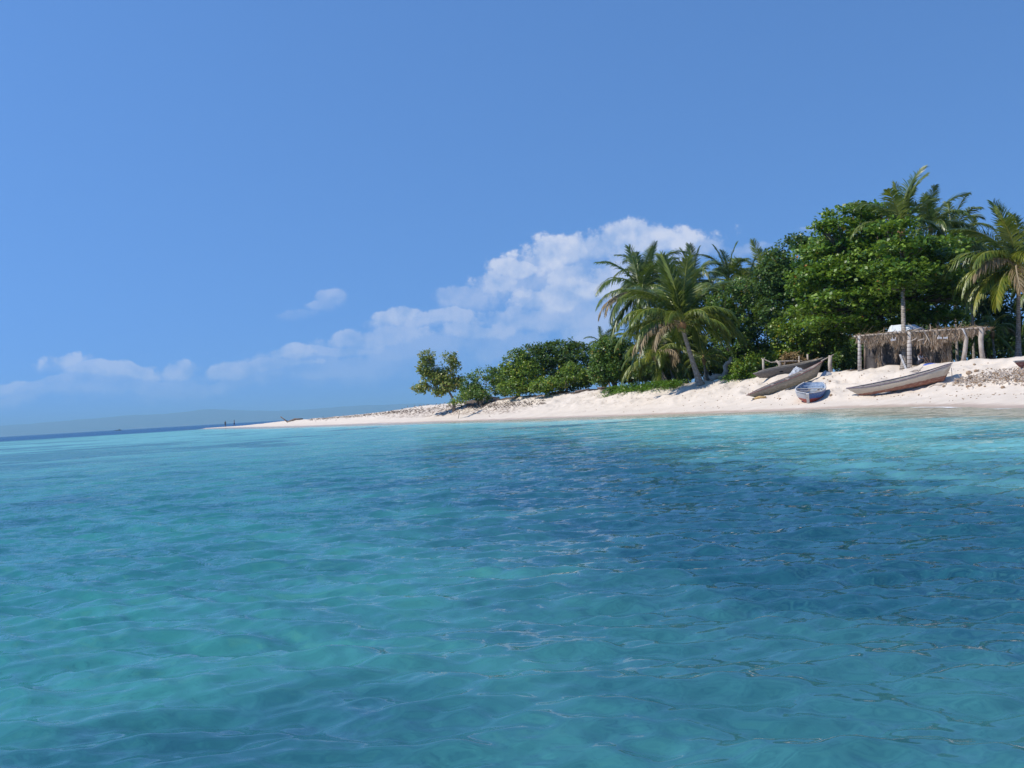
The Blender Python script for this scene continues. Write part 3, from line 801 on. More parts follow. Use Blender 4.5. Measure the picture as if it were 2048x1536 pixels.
# ------------------------------------------------------------------ coconut palms
def frond_mesh(name, th0, th1, mat, seed, nl=54, droop=0.5, wid=0.018, lean=0.0):
    rg = np.random.default_rng(seed)
    n = 26; s = np.linspace(0, 1, n)
    th = R(th0) + (R(th1) - R(th0)) * s ** 1.35
    ds = 1.0 / (n - 1)
    x = np.concatenate([[0], np.cumsum(np.cos(th[:-1]) * ds)]); z = np.concatenate([[0], np.cumsum(np.sin(th[:-1]) * ds)])
    y = lean * s ** 2
    sp = np.stack([x, y, z], -1)
    vs = []; fs = []; mi = []
    b = 0
    # rachis, a tapering square rod
    for i in range(n):
        r = 0.014 * (1 - 0.85 * s[i]) + 0.0015
        if i < 2: r *= 2.0
        t = np.array([math.cos(th[i]), 0, math.sin(th[i])]); nn = np.array([-t[2], 0, t[0]]); sd = np.array([0, 1.0, 0])
        for (a, c) in ((1, 0), (0, 1), (-1, 0), (0, -1)): vs.append(sp[i] + sd * r * a + nn * r * c * 0.8)
    for i in range(n - 1):
        for k in range(4):
            fs.append((i * 4 + k, i * 4 + (k + 1) % 4, i * 4 + 4 + (k + 1) % 4, i * 4 + 4 + k))
    tint = [0.95] * len(vs); warm = [0.0] * len(vs)
    for side in (-1, 1):
        for k in range(nl):
            q = 0.13 + 0.87 * (k + 0.5 + rg.uniform(-.3, .3)) / nl
            q = min(q, 0.995); fi = q * (n - 1); i = min(int(fi), n - 2); f = fi - i
            p = sp[i] * (1 - f) + sp[i + 1] * f; tt = th[i] * (1 - f) + th[i + 1] * f
            t = np.array([math.cos(tt), 0, math.sin(tt)]); nn = np.array([-t[2], 0, t[0]]); sd = np.array([0, side * 1.0, 0])
            L = 0.26 * (math.sin(math.pi * min(1, 0.12 + 0.80 * q)) ** 0.6) * rg.uniform(0.8, 1.12)
            ang = R(62 - 34 * q + rg.uniform(-6, 6))
            d0 = t * math.cos(ang) + sd * math.sin(ang) + nn * rg.uniform(0.0, 0.35)
            d0 /= np.linalg.norm(d0)
            g = droop * rg.uniform(0.6, 1.3)
            pts = [p]; d = d0.copy()
            for j in range(3):
                d = d + np.array([0, 0, -1.0]) * g * (0.35 + 0.45 * j); d /= np.linalg.norm(d)
                pts.append(pts[-1] + d * L / 3)
            w = wid * rg.uniform(0.8, 1.2)
            wv = np.cross(d0, nn); wv = wv / max(np.linalg.norm(wv), 1e-6)
            wv = wv * 0.8 + nn * 0.45 * side
            c0 = len(vs); ws = [0.45, 1.0, 0.8, 0.06]
            tn = rg.random() * 0.7
            for j in range(4):
                vs.append(pts[j] - wv * w * ws[j] * 0.5); vs.append(pts[j] + wv * w * ws[j] * 0.5); tint += [tn, tn]; warm += [0.5, 0.5]
            for j in range(3): fs.append((c0 + 2 * j, c0 + 2 * j + 1, c0 + 2 * j + 3, c0 + 2 * j + 2))
    me = bpy.data.meshes.new(name)
    me.from_pydata([tuple(v) for v in vs], [], fs); me.materials.append(mat)
    for kk, arr in (('tint', tint), ('warm', warm)):
        a = me.attributes.new(kk, 'FLOAT', 'POINT'); a.data.foreach_set('value', np.asarray(arr, dtype=np.float32))
    me.update()
    return me

m_pf = mat_leaf('frond_green', (0.065, 0.110, 0.014), (0.160, 0.200, 0.026), (0.38, 0.38, 0.09), rough=0.38, trans=0.22)
m_pf_d = mat_leaf('frond_deep_green', (0.038, 0.084, 0.016), (0.100, 0.150, 0.026), (0.27, 0.29, 0.07), rough=0.38, trans=0.18)
m_pf_y = mat_leaf('frond_yellow', (0.12, 0.17, 0.015), (0.24, 0.24, 0.02), (0.40, 0.36, 0.05), rough=0.45, trans=0.3)
m_pf_b = mat_leaf('frond_dry', (0.16, 0.11, 0.055), (0.30, 0.22, 0.12), (0.42, 0.34, 0.22), rough=0.7, trans=0.15)
FR = {}
for key, mt_ in (('g', m_pf), ('d', m_pf_d)):
    FR[key] = [(e, [frond_mesh('frond', e, e + t, mt_, int(e) + 200 + j + (50 if key == 'd' else 0), droop=dr_, lean=ln) for j, (t, dr_, ln) in enumerate(vv)])
               for e, vv in ((84, [(-26, .14, .05), (-48, .22, -.1)]), (64, [(-88, .40, .1), (-66, .3, -.08)]), (44, [(-104, .62, .06), (-112, .55, -.06)]), (20, [(-98, .85, .05), (-88, .75, -.08)]),
                         (-4, [(-74, .9, .05), (-78, .85, -.05)]), (-35, [(-46, .6, 0.03), (-50, .5, -.03)]))]
FR['y'] = [(-6, [frond_mesh('frond', 32, -66, m_pf_y, 301, droop=.6), frond_mesh('frond', -8, -78, m_pf_y, 302, droop=.7)])]
FR['b'] = [(-6, [frond_mesh('frond', 30, -66, m_pf_b, 311, droop=.8), frond_mesh('frond', 8, -78, m_pf_b, 312, droop=.8, nl=40)])]

m_ptrunk, T = material('palm_trunk')
p = T.node('ShaderNodeTexCoord').outputs['Object']
sp_ = T.node('ShaderNodeSeparateXYZ', ins={0: p})
nn_ = T.noise(p, 5.0, 4.0, 0.6)
ring = T.math('SINE', T.math('ADD', T.math('MULTIPLY', sp_.outputs['Z'], 52.0), T.math('MULTIPLY', nn_, 4.0)))
cc = T.mix(T.smooth(nn_, 0.35, 0.65), (0.24, 0.20, 0.16), (0.42, 0.37, 0.32))
cc = T.mix(T.math('MULTIPLY', T.smooth(ring, 0.55, 0.95), 0.55), cc, (0.12, 0.09, 0.07))
bb = T.node('ShaderNodeBump', ins={'Strength': 0.6, 'Distance': 0.03, 'Height': ring})
finish(T, principled(T, Base_Color=cc, Roughness=0.9, Normal=bb.outputs[0]))
m_nut = mat_wood('coconut_husk', (0.12, 0.16, 0.03), (0.30, 0.24, 0.06), 5.0, 0.6, 0.2)
m_fiber = mat_wood('palm_fibre', (0.20, 0.10, 0.04), (0.42, 0.25, 0.12), 8.0, 0.95, 0.8, (1, 1, .3))

def palm(label, base_px, crown_px, Y, dYc=0.0, L=5.0, seed=0, green='g', n=20, yellow=(), dry=(), r0=0.17, custom=None, lo=-35, mid=None, nuts=0, group='coconut palms', base_pt=None):
    g = base_pt if base_pt is not None else ground(base_px, Y, 0.15)
    root = empty('coconut_palm', g); tag(root, label, 'palm tree', group)
    c = at(crown_px[0], crown_px[1], Y + dYc) - g
    rg = random.Random(seed)
    pts = []; N = 16
    m1 = (at(mid[0], mid[1], Y + dYc * .5) - g) if mid else Vector((c.x * 0.62, c.y * 0.55, c.z * 0.52))
    for i in range(N + 1):
        t = i / N; a0 = (1 - t) ** 2; a1 = 2 * t * (1 - t); a2 = t * t
        q1 = m1 * 2 - (c) * 0.5 if mid else m1
        pts.append(Vector((0, 0, 0)) * a0 + q1 * a1 + c * a2)
    rad = [r0 * (0.78 - 0.22 * (i / N)) + (r0 * 0.85 * math.exp(-i / N * c.length / 0.55)) for i in range(N + 1)]
    mb = MB(); mb.tube(pts, rad, 12, True, 0, 0.05, rg); mb.build('trunk', m_ptrunk, root, True)
    mb = MB(); d = (pts[-1] - pts[-3]).normalized()
    mb.tube([c - d * 0.35, c - d * 0.05, c + d * 0.25, c + d * 0.6], [r0 * .8, r0 * 1.5, r0 * 1.2, r0 * .3], 9, True, 0, 0.3, rg)
    mb.build('crown_shaft', m_fiber, root, True)
    def put(me, az_, sc_, roll=0.0, hgt=0.0):
        o = bpy.data.objects.new('frond', me); col.objects.link(o); o.parent = root
        o.location = c + d * (0.15 + hgt); o.rotation_euler = (roll, 0, az_); o.scale = (sc_, sc_, sc_)
    if custom:
        for (kind, cls, az_, sc_) in custom:
            fam = FR[kind]; me = fam[min(cls, len(fam) - 1)][1][rg.randrange(2)]
            put(me, R(az_), L * sc_, rg.uniform(-.15, .15), 0.2 if cls == 0 else 0.0)
    ga = rg.uniform(0, 360)
    for i in range(n):
        t = i / max(n - 1, 1)
        e = 86 - (86 - lo) * t ** 0.9
        cls = min(range(6), key=lambda k: abs(FR[green][k][0] - e - rg.uniform(-8, 8)))
        ga += 137.5
        put(FR[green][cls][1][rg.randrange(2)], R(ga + rg.uniform(-12, 12)), L * rg.uniform(0.85, 1.1) * (0.85 if cls == 0 else 1), rg.uniform(-.2, .2), 0.2 * (1 - t))
    for kind, lst in (('y', yellow), ('b', dry)):
        for az_ in lst: put(FR[kind][0][1][rg.randrange(2)], R(az_), L * rg.uniform(.8, 1.0), rg.uniform(-.2, .2))
    for k in range(nuts):
        a = rg.uniform(0, 6.28)
        mbn = MB(); cn = c + Vector((math.cos(a) * .3, math.sin(a) * .3, -0.15 - 0.3 * rg.random()))
        mbn.blob(cn, (.13, .13, .17), 3, 0.05, seed + k); mbn.build('coconut', m_nut, root, True)
    return root

# foremost palm (azimuth 0 = right, 90 = away, 180 = left, 270 = towards the sea)
palm('foremost coconut palm, curved grey trunk on the sand bank, brown fronds drooping left', 1402, (1364, 652), 83, 0, 5.9, 21, 'g', 3,
     yellow=(-12,), dry=(188, 222), r0=0.27, nuts=6, mid=(1380, 706), lo=70,
     custom=[('g', 0, 95, 1.02), ('g', 0, 200, .95), ('d', 0, 10, .9), ('g', 1, 170, 1.0), ('g', 1, 150, .95), ('g', 1, 30, .95), ('g', 1, 200, .9), ('g', 2, 185, 1.0), ('g', 2, 165, 1.0), ('g', 2, 10, .95),
             ('g', 2, 45, 1.0), ('g', 2, 120, 1.0), ('g', 3, 178, 1.05), ('g', 3, 5, 1.0), ('g', 3, -10, 1.0), ('g', 3, 30, .95), ('g', 3, 205, .95), ('g', 3, 330, .8), ('g', 2, 300, .75), ('d', 4, 200, .9),
             ('g', 4, 350, .9), ('d', 4, 170, .9), ('g', 2, 240, .7), ('d', 3, 90, 1.), ('d', 3, 60, 1.), ('b', 0, 196, .85), ('d', 0, 150, .95), ('g', 0, 260, .9), ('d', 1, 110, 1.), ('d', 1, 185, .95), ('g', 1, 60, .95), ('d', 1, 350, .9), ('g', 2, 205, .95), ('g', 2, 340, .9), ('y', 0, 350, .8), ('b', 0, 210, .95)])
palm('palm behind and left of the foremost one, its drooping grey-tipped fronds against the cloud', 1330, (1283, 588), 94, 2, 5.2, 22, 'd', 26, dry=(200, 175), r0=0.18, lo=-45)
palm('palm whose dark head shows highest left of the foremost crown', 1352, (1298, 560), 99, 1, 4.6, 23, 'd', 22, r0=0.14, lo=-20)
palm('palm with upright fronds just right of the foremost crown', 1418, (1387, 570), 98, 1, 4.4, 24, 'd', 24, r0=0.15)
palm('palm with a spiky head midway between the foremost palm and the leafy trees', 1470, (1457, 566), 102, 1, 4.4, 25, 'd', 24, r0=0.15)
palm('palm half hidden behind the domed dark tree', 1540, (1528, 566), 106, 1, 4.6, 26, 'g', 24, r0=0.15)
palm('palm low between the spiky head and the domed dark tree', 1500, (1496, 590), 100, 1, 4.2, 27, 'g', 20, yellow=(180,), r0=0.15)
palm('little palm poking out behind the rounded sea grape, leftmost of all palms', 1222, (1206, 697), 118, 1, 2.9, 28, 'd', 18, r0=0.12)
palm('short palm with a pale leaning trunk and low olive fronds left of the foremost one', 1338, (1312, 716), 92, 0, 4.2, 29, 'g', 16, yellow=(185, 250), dry=(300,), r0=0.2, lo=-30)
palm('short palm directly behind the foremost trunk', 1376, (1356, 700), 93, 0, 4.4, 30, 'g', 16, yellow=(330,), dry=(250,), r0=0.15, lo=-35)
palm('young low palm between the foremost trunk and the twisted stump', 1412, (1408, 722), 88, 0, 2.6, 31, 'g', 12, yellow=(0,), r0=0.12, lo=-10)
# palms over and behind the almond tree
tall_base = ground(1808, 66.5, 0.15)
palm('tallest coconut palm, its slim trunk rising through the thatched shelter', 1809, (1803, 468), 66.5, 5, 4.1, 41, 'g', 5, r0=0.2, lo=58, base_pt=tall_base,
     mid=(1806, 600), custom=[('d', 0, 20, 1.2), ('g', 0, -10, 1.0), ('g', 1, 165, 1.0), ('d', 1, 185, 1.05), ('g', 2, 180, 1.0), ('g', 1, 10, .95), ('g', 2, 5, .8), ('g', 1, 60, .8)])
palm('palm with one hooked dark frond right of the tallest palm', 1880, (1862, 458), 84, 1, 3.9, 42, 'd', 20, r0=0.15, lo=-10)
palm('palm with a bleached upright frond above the right side of the great broad tree', 1915, (1905, 480), 87, 1, 4.0, 43, 'g', 22, dry=(30,), r0=0.15, lo=-20)
palm('palm with fronds spread low between the great broad tree and the sky gap', 1948, (1940, 520), 90, 1, 4.0, 44, 'g', 22, r0=0.15)
palm('small-headed palm right beside the sky gap', 1972, (1966, 532), 93, 1, 3.6, 45, 'd', 20, r0=0.13)
palm('right-hand coconut palm cut by the picture edge, long yellow fronds right of the shelter', 2036, (2036, 540), 68, 0, 5.2, 46, 'g', 12,
     yellow=(192, 215), dry=(240, 205), r0=0.2, nuts=5, lo=10,
     custom=[('d', 0, 100, .9), ('d', 1, 175, 1.0), ('d', 1, 190, .95), ('d', 1, 20, 1.), ('d', 2, 165, 1.), ('g', 2, 200, .9), ('g', 3, 170, .95), ('g', 3, 190, 1.), ('g', 3, 10, 1.), ('g', 4, 185, .9),
             ('g', 4, 220, .9), ('y', 0, 255, .85), ('g', 4, 330, .9), ('g', 4, 30, 1.)])
palm('palm outside right of the edge palm, only its left fronds in view', 2120, (2120, 560), 80, 0, 4.8, 47, 'd', 22, r0=0.17)
palm('young palm with a yellowing frond at the foot of the right-hand palm', 1990, (1985, 668), 74, 0, 2.2, 48, 'g', 11, yellow=(190, 280), dry=(10,), r0=0.1, lo=-30)
# ------------------------------------------------------------------ things on the beach
def on_sand(px, py, sink=0.0):
    """where the sight line of that pixel meets the sand"""
    d = ray(px, py); o = np.array([0, 0, CAM_H]); dv = np.array(d)
    t = np.linspace(30, 260, 2400)
    P = o + dv[None] * t[:, None]
    h = height(P[:, 0], P[:, 1])
    k = np.argmax(P[:, 2] <= h)
    if P[k, 2] > h[k]: k = int(np.argmin(P[:, 2] - h))
    return Vector((P[k, 0], P[k, 1], float(h[k]) - sink))

def catmull(xs, ys, q):
    q = min(max(q, xs[0]), xs[-1])
    for i in range(len(xs) - 1):
        if q <= xs[i + 1]: break
    t = (q - xs[i]) / (xs[i + 1] - xs[i])
    y0 = ys[max(i - 1, 0)]; y1 = ys[i]; y2 = ys[i + 1]; y3 = ys[min(i + 2, len(ys) - 1)]
    return 0.5 * ((2 * y1) + (-y0 + y2) * t + (2 * y0 - 5 * y1 + 4 * y2 - y3) * t * t + (-y0 + 3 * y1 - 3 * y2 + y3) * t ** 3)

def hull(L, st, rake0, rake1, p=0.75, q=0.9, th=0.03, n=30, m=8, seed=0, wob=0.0):
    """st: (t, half beam, keel z, sheer z). x along the boat. returns section function and mesh builder"""
    rg = random.Random(seed)
    T_ = [s[0] for s in st]
    Hmax = max(s[3] for s in st)
    def sec(t, off=0.0):
        b = max(catmull(T_, [s[1] for s in st], t) - off, 0.004); k = catmull(T_, [s[2] for s in st], t) + off * 1.2; s_ = catmull(T_, [s[3] for s in st], t)
        out = []
        for j in range(-m, m + 1):
            ph = abs(j) / m * math.pi / 2
            y = b * (math.sin(ph) ** p if ph > 0 else 0) * (1 if j >= 0 else -1)
            z = k + (s_ - k) * (1 - math.cos(ph)) ** q
            zr = (z - k) / max(s_ - k, 1e-3)
            x = t * L + zr * ((1 - t) ** 3 * -rake0 + t ** 3 * rake1) + (off if t < 0.02 else 0) - (off if t > 0.98 else 0)
            out.append(Vector((x, y, z)))
        return out
    mb = MB(); W_ = 2 * m + 1
    for off in (0.0, th):
        b0 = len(mb.v)
        for i in range(n + 1):
            t = i / n
            ss = sec(t, off)
            w_ = [0, 0, 0] if wob == 0 else [0, rg.uniform(-wob, wob), rg.uniform(-wob, wob)]
            mb.v += [v + Vector(w_) for v in ss] if off == 0 else ss
        for i in range(n):
            for j in range(W_ - 1):
                a = b0 + i * W_ + j
                f = (a, a + W_, a + W_ + 1, a + 1)
                mb.f.append(f if off == 0 else f[::-1]); mb.mi.append(0 if off == 0 else 1)
        for i, rev in ((0, False), (n, True)):
            f = tuple(b0 + i * W_ + j for j in range(W_)); f = f[::-1] if rev == (off == 0) else f
            mb.f.append(f); mb.mi.append(0 if off == 0 else 1)
    nv = (n + 1) * W_
    for i in range(n):
        for j in (0, W_ - 1):
            a = i * W_ + j; c = a + W_
            f = (a, a + nv, c + nv, c)
            mb.f.append(f if j == 0 else f[::-1]); mb.mi.append(0)
    for i in (0, n):
        for j in (0,):
            a = i * W_; e = a + W_ - 1
            mb.f.append((a, e, e + nv, a + nv)); mb.mi.append(0)
    def rim(w=0.05, h=0.045, name='gunwale', mat=None, parent=None):
        for side in (0, W_ - 1):
            r = MB(); pts = [sec(i / n)[side] for i in range(n + 1)]
            b0 = 0
            for i, pnt in enumerate(pts):
                s = -1 if side == 0 else 1
                ww = min(w, 1.0)
                for (dy, dz) in ((0.018 * s, -h * .6), (0.018 * s, h * .4), (-w * s, h * .4), (-w * s, -h * .15)):
                    y = pnt.y + dy
                    if dy * s < 0 and abs(pnt.y) < w: y = 0.0
                    r.v.append(Vector((pnt.x, y, pnt.z + dz)))
            for i in range(n):
                for k in range(4):
                    a = i * 4 + k; b_ = i * 4 + (k + 1) % 4
                    r.f.append((a, b_, b_ + 4, a + 4)); r.mi.append(0)
            r.f += [(0, 1, 2, 3), tuple(n * 4 + k for k in (3, 2, 1, 0))]; r.mi += [0, 0]
            r.build(name, mat, parent, True)
    return mb, sec, rim

def place_boat(root, A, C, heel=0.0):
    """x axis of the boat from A to C"""
    x = (C - A).normalized(); up = Vector((0, 0, 1)); y = up.cross(x).normalized(); z = x.cross(y)
    rot = Matrix((x, y, z)).transposed()
    rot = Matrix.Rotation(heel, 3, x) @ rot
    root.matrix_world = Matrix.Translation(A) @ rot.to_4x4()

def mat_boat(name, top, mid, low, z1, z2, tilt=0.0, wear=(0.45, 0.40, 0.34), wamt=0.55, rough=0.7):
    mt, T = material(name)
    p = T.node('ShaderNodeTexCoord').outputs['Object']
    s = T.node('ShaderNodeSeparateXYZ', ins={0: p})
    n = T.noise(T.vmath('MULTIPLY', p, (0.8, 1, 3)), 3.0, 5.0, 0.65); n2 = T.noise(T.vmath('MULTIPLY', p, (0.5, 1, 2.5)), 9.0, 5.0, 0.7)
    z = T.math('MULTIPLY_ADD', s.outputs['X'], -tilt, s.outputs['Z'])
    z = T.math('ADD', z, T.math('MULTIPLY', T.math('SUBTRACT', n, 0.5), 0.16))
    c = T.mix(T.smooth(z, z1 - 0.015, z1 + 0.015), low, mid)
    c = T.mix(T.smooth(z, z2 - 0.015, z2 + 0.015), c, top)
    c = T.mix(T.math('MULTIPLY', T.smooth(n2, 0.50, 0.62), wamt), c, wear)
    c = T.mix(T.math('MULTIPLY', T.smooth(n, 0.58, 0.70), wamt * 0.8), c, (0.16, 0.12, 0.09))
    b = T.node('ShaderNodeBump', ins={'Strength': 0.5, 'Distance': 0.015, 'Height': n2})
    finish(T, principled(T, Base_Color=c, Roughness=rough, Normal=b.outputs[0]))
    return mt

m_dug_grey = mat_boat('dugout_grey', (0.13, 0.115, 0.105), (0.15, 0.13, 0.115), (0.19, 0.16, 0.12), 0.1, 0.3, wear=(0.26, 0.24, 0.22))
m_dug_olive = mat_boat('dugout_olive', (0.27, 0.235, 0.18), (0.20, 0.18, 0.135), (0.26, 0.22, 0.14), 0.14, 0.34, wear=(0.46, 0.42, 0.35))
m_inside_grey = mat_wood('inner_planks', (0.22, 0.19, 0.16), (0.42, 0.38, 0.33), 4.0, 0.9, 0.4, (.4, 2, 2))
m_pirogue = mat_boat('worn_white_red', (0.57, 0.51, 0.43), (0.45, 0.39, 0.32), (0.19, 0.075, 0.058), 0.15, 0.45, 0.050, wear=(0.52, 0.42, 0.32), wamt=0.4)
m_rim_purple = mat_wood('rim_grey_purple', (0.13, 0.10, 0.13), (0.24, 0.20, 0.23), 5.0, 0.8, 0.3)
m_rim_red = mat_wood('rim_red_brown', (0.22, 0.10, 0.09), (0.34, 0.20, 0.17), 5.0, 0.8, 0.3)
m_skiff = mat_boat('skiff_blue_red', (0.045, 0.12, 0.33), (0.04, 0.11, 0.32), (0.36, 0.06, 0.04), 0.30, 0.62, 0.0, wear=(0.34, 0.36, 0.38), wamt=0.35, rough=0.5)
T = NT.__new__(NT); T.t = m_skiff.node_tree; T.n = T.t.nodes; T.l = T.t.links
_b = [q for q in T.n if q.type == 'BSDF_PRINCIPLED'][0]; _c = _b.inputs['Base Color'].links[0].from_socket
_p = T.node('ShaderNodeTexCoord').outputs['Object']; _s = T.node('ShaderNodeSeparateXYZ', ins={0: _p})
_f = T.math('MULTIPLY', T.smooth(_s.outputs['Y'], 0.0, 0.05), T.smooth(_s.outputs['Z'], 0.28, 0.33))
T.l.new(T.mix(_f, _c, (0.42, 0.44, 0.48)), _b.inputs['Base Color'])
m_skiff_in = mat_wood('skiff_pale_blue', (0.12, 0.20, 0.34), (0.36, 0.44, 0.54), 6.0, 0.6, 0.2)
m_white_paint = mat_wood('chipped_white', (0.62, 0.62, 0.62), (0.36, 0.36, 0.37), 8.0, 0.6, 0.2)
m_grey_wood = mat_wood('grey_wood', (0.20, 0.17, 0.145), (0.40, 0.36, 0.31), 5.0, 0.9, 0.5, (1, 1, 1))
m_drift = mat_wood('driftwood', (0.30, 0.24, 0.20), (0.50, 0.44, 0.38), 5.0, 0.9, 0.6, (1, 1, .5))
m_drift_d = mat_wood('dark_driftwood', (0.10, 0.075, 0.06), (0.24, 0.18, 0.14), 5.0, 0.9, 0.6, (1, 1, .5))
m_husk = mat_wood('husk', (0.24, 0.15, 0.09), (0.48, 0.36, 0.25), 8.0, 0.95, 0.5)

# --- the long weathered white and red boat, right
A = on_sand(1722, 791, 0.04); C = on_sand(1888, 764, 0.02)
root = empty('wooden_boat', A); tag(root, 'long weathered white rowing boat with red bottom lying on the sand below the shelter', 'boat')
L = (C - A).length
hb, sec, rim = hull(L, [(0, .03, 0, .62), (.12, .32, 0, .58), (.3, .53, 0, .57), (.55, .62, 0, .62), (.8, .52, 0.02, .76), (1, .30, 0.04, .93)], 0.75, 0.62, 0.62, 0.95, 0.04, n=34, seed=1, wob=0.004)
hb.build('hull', [m_pirogue, m_inside_grey], root, True); rim(0.06, 0.05, 'gunwale', m_rim_purple, root)
for t in (0.22, 0.45, 0.68, 0.88):
    s = sec(t); mb = MB(); z = s[0].z - 0.13; mb.box((t * L, 0, z), (0.22, abs(s[0].y) * 1.86, 0.035)); mb.build('thwart', m_inside_grey, root)
for t in (.12, .2, .28, .36, .44, .52, .6, .68, .76, .84, .92):
    s = sec(t, 0.045); mb = MB(); mb.tube([v + Vector((0, 0, 0)) for v in s[1:-1]], 0.02, 5); mb.build('rib', m_inside_grey, root)
place_boat(root, A, C, R(11))

# --- long dugout in front, left
A = on_sand(1516, 796, 0.03); C = on_sand(1634, 757, 0.02)
root = empty('dugout_canoe', A); tag(root, 'long olive grey dugout with a red-brown rim, nearest of the two left dugouts', 'canoe', 'dugout canoes drawn up on the beach')
L = (C - A).length
hb, sec, rim = hull(L, [(0, .03, 0.02, .46), (.15, .24, 0, .54), (.35, .38, 0, .62), (.6, .40, 0, .68), (.85, .28, 0.03, .82), (1, .04, 0.10, 1.0)], 0.80, 0.70, 0.75, 0.95, 0.035, n=34, seed=2, wob=0.008)
hb.build('hull', [m_dug_olive, m_inside_grey], root, True); rim(0.035, 0.04, 'gunwale', m_rim_red, root)
for t in (0.3, 0.55, 0.78):
    s = sec(t); mb = MB(); mb.box((t * L, 0, s[0].z - 0.08), (0.14, abs(s[0].y) * 1.9, 0.03)); mb.build('thwart', m_inside_grey, root)
place_boat(root, A, C, R(4))
# --- dark dugout behind it
A = at(1520, 759, 75.5); C = at(1641, 742, 77.0)
root = empty('dugout_canoe', A); tag(root, 'dark grey hollowed-log dugout with a hole in its side, behind the olive one', 'canoe', 'dugout canoes drawn up on the beach')
L = (C - A).length
hb, sec, rim = hull(L, [(0, .10, .10, .52), (.15, .28, .02, .66), (.35, .38, 0, .74), (.6, .40, 0, .78), (.85, .30, .05, .88), (1, .08, .20, 1.0)], 0.55, 0.5, 0.85, 1.0, 0.05, n=34, seed=3, wob=0.014)
hb.build('hull', [m_dug_grey, m_inside_grey], root, True)
mb = MB(); s = sec(0.33)[2]; mb.blob((s.x, s.y - 0.02, s.z - 0.04), (.16, .02, .05), 3, .2, 4); mb.build('hole_patch', material('dark_hole')[0], root, True)
hm = bpy.data.materials['dark_hole']; T = NT(hm.node_tree); finish(T, principled(T, Base_Color=(0.02, 0.018, 0.015), Roughness=0.95))
place_boat(root, A, C, R(7))

# --- blue, white and red skiff, bow towards the sea
A = on_sand(1617, 806, 0.03)
C = ground(1627, A.y + 2.9, 0.0)
root = empty('rowing_skiff', A); tag(root, 'small blue and white skiff with a red bottom, bow towards the water', 'boat')
L = (C - A).length
hb, sec, rim = hull(L, [(0, .05, 0, .70), (.06, .42, 0, .70), (.18, .76, 0, .70), (.45, .92, 0, .70), (.8, .80, 0.03, .72), (1, .60, 0.08, .76)], 0.34, 0.2, 0.5, 0.85, 0.03, n=28, seed=5)
hb.build('hull', [m_skiff, m_skiff_in], root, True); rim(0.07, 0.05, 'gunwale', m_white_paint, root)
mb = MB(); mb.plank((-0.10, 0, 0.02), (-0.50, 0, 0.70), 0.17, 0.07, Vector((1, 0, 0))); mb.build('stem_post', m_white_paint, root)
for t, mm in ((0.20, m_grey_wood), (0.42, m_grey_wood), (0.68, m_skiff_in), (.92, m_skiff_in)):
    s = sec(t); mb = MB(); mb.box((t * L - (0.1 if t < .3 else 0), 0, s[0].z - 0.02 if t < .5 else s[0].z - 0.16), (0.16, abs(s[0].y) * 2.02, 0.04)); mb.build('thwart', mm, root)
for t in (.15, .3, .5, .7, .88):
    s = sec(t, 0.035); mb = MB(); mb.tube(s[1:-1], 0.022, 5); mb.build('rib', m_skiff_in, root)
for (x, y, z, r) in ((.75, .25, .18, .16), (1.2, -.3, .16, .14)):
    mb = MB(); mb.blob((x, y, z), (r, r * .8, r * .7), 4, .12, 6); mb.build('float', m_white_paint, root, True)
place_boat(root, A, C, R(3))

# rope from the long white boat and a coil, paddles in the skiff
def rope(lab, pts, r, mat, cat='rope'):
    P_ = [Vector(q) for q in pts]; o0 = P_[0]; mb = MB(); mb.tube([q - o0 for q in P_], r, 5); o = mb.build('rope', mat, None, True); o.location = o0; tag(o, lab, cat)
rp = []
for i, (px, py) in enumerate([(1903, 741), (1908, 752), (1903, 762), (1893, 768), (1880, 771), (1868, 772), (1858, 776)]):
    q = on_sand(px, py) if i > 1 else on_sand(1905, 765) + Vector((0, 0, .75 - .4 * i)); rp.append(q + Vector((0, 0, .02)))
rope('thin pale rope trailing over the sand from the high end of the long white boat', rp, .018, m_drift)
sk = [o_ for o_ in bpy.data.objects if o_.name.startswith('rowing_skiff')][0]
for k, (a_, b_) in enumerate((((.5, .35, .40), (2.5, .15, .46)), ((.6, -.1, .40), (2.4, -.45, .48)))):
    a_, b_ = Vector(a_), Vector(b_); bpy.context.view_layer.update(); M_ = sk.matrix_world
    mb = MB(); mb.tube([a_ * 1.0, a_.lerp(b_, .75)], .02, 6); mb.plank(a_.lerp(b_, .74), b_, .13, .02); o = mb.build('paddle', m_grey_wood, None, origin=a_)
    o.matrix_world = M_ @ Matrix.Translation(a_); tag(o, ('wooden paddle on the left side inside the blue skiff', 'wooden paddle on the right side inside the blue skiff')[k], 'paddle', 'paddles in the skiff')

# --- boat cut by the right edge
A = ground(2041, 54.5, -0.03); C = A + Vector((5.2, 1.6, 0.12))
root = empty('wooden_boat', A); tag(root, 'grey and dark red boat end poking in at the right edge', 'boat')
L = (C - A).length
hb, sec, rim = hull(L, [(0, .04, 0.05, .44), (.15, .28, 0, .44), (.4, .5, 0, .46), (.7, .5, 0, .52), (1, .2, 0.05, .62)], 0.40, 0.4, 0.65, 0.95, 0.035, n=28, seed=8)
hb.build('hull', [mat_boat('worn_dark_red', (0.30, 0.27, 0.26), (0.16, 0.03, 0.03), (0.14, 0.03, 0.03), 0.1, 0.36), m_inside_grey], root, True); rim(0.05, 0.05, 'gunwale', m_white_paint, root)
place_boat(root, A, C, 0)

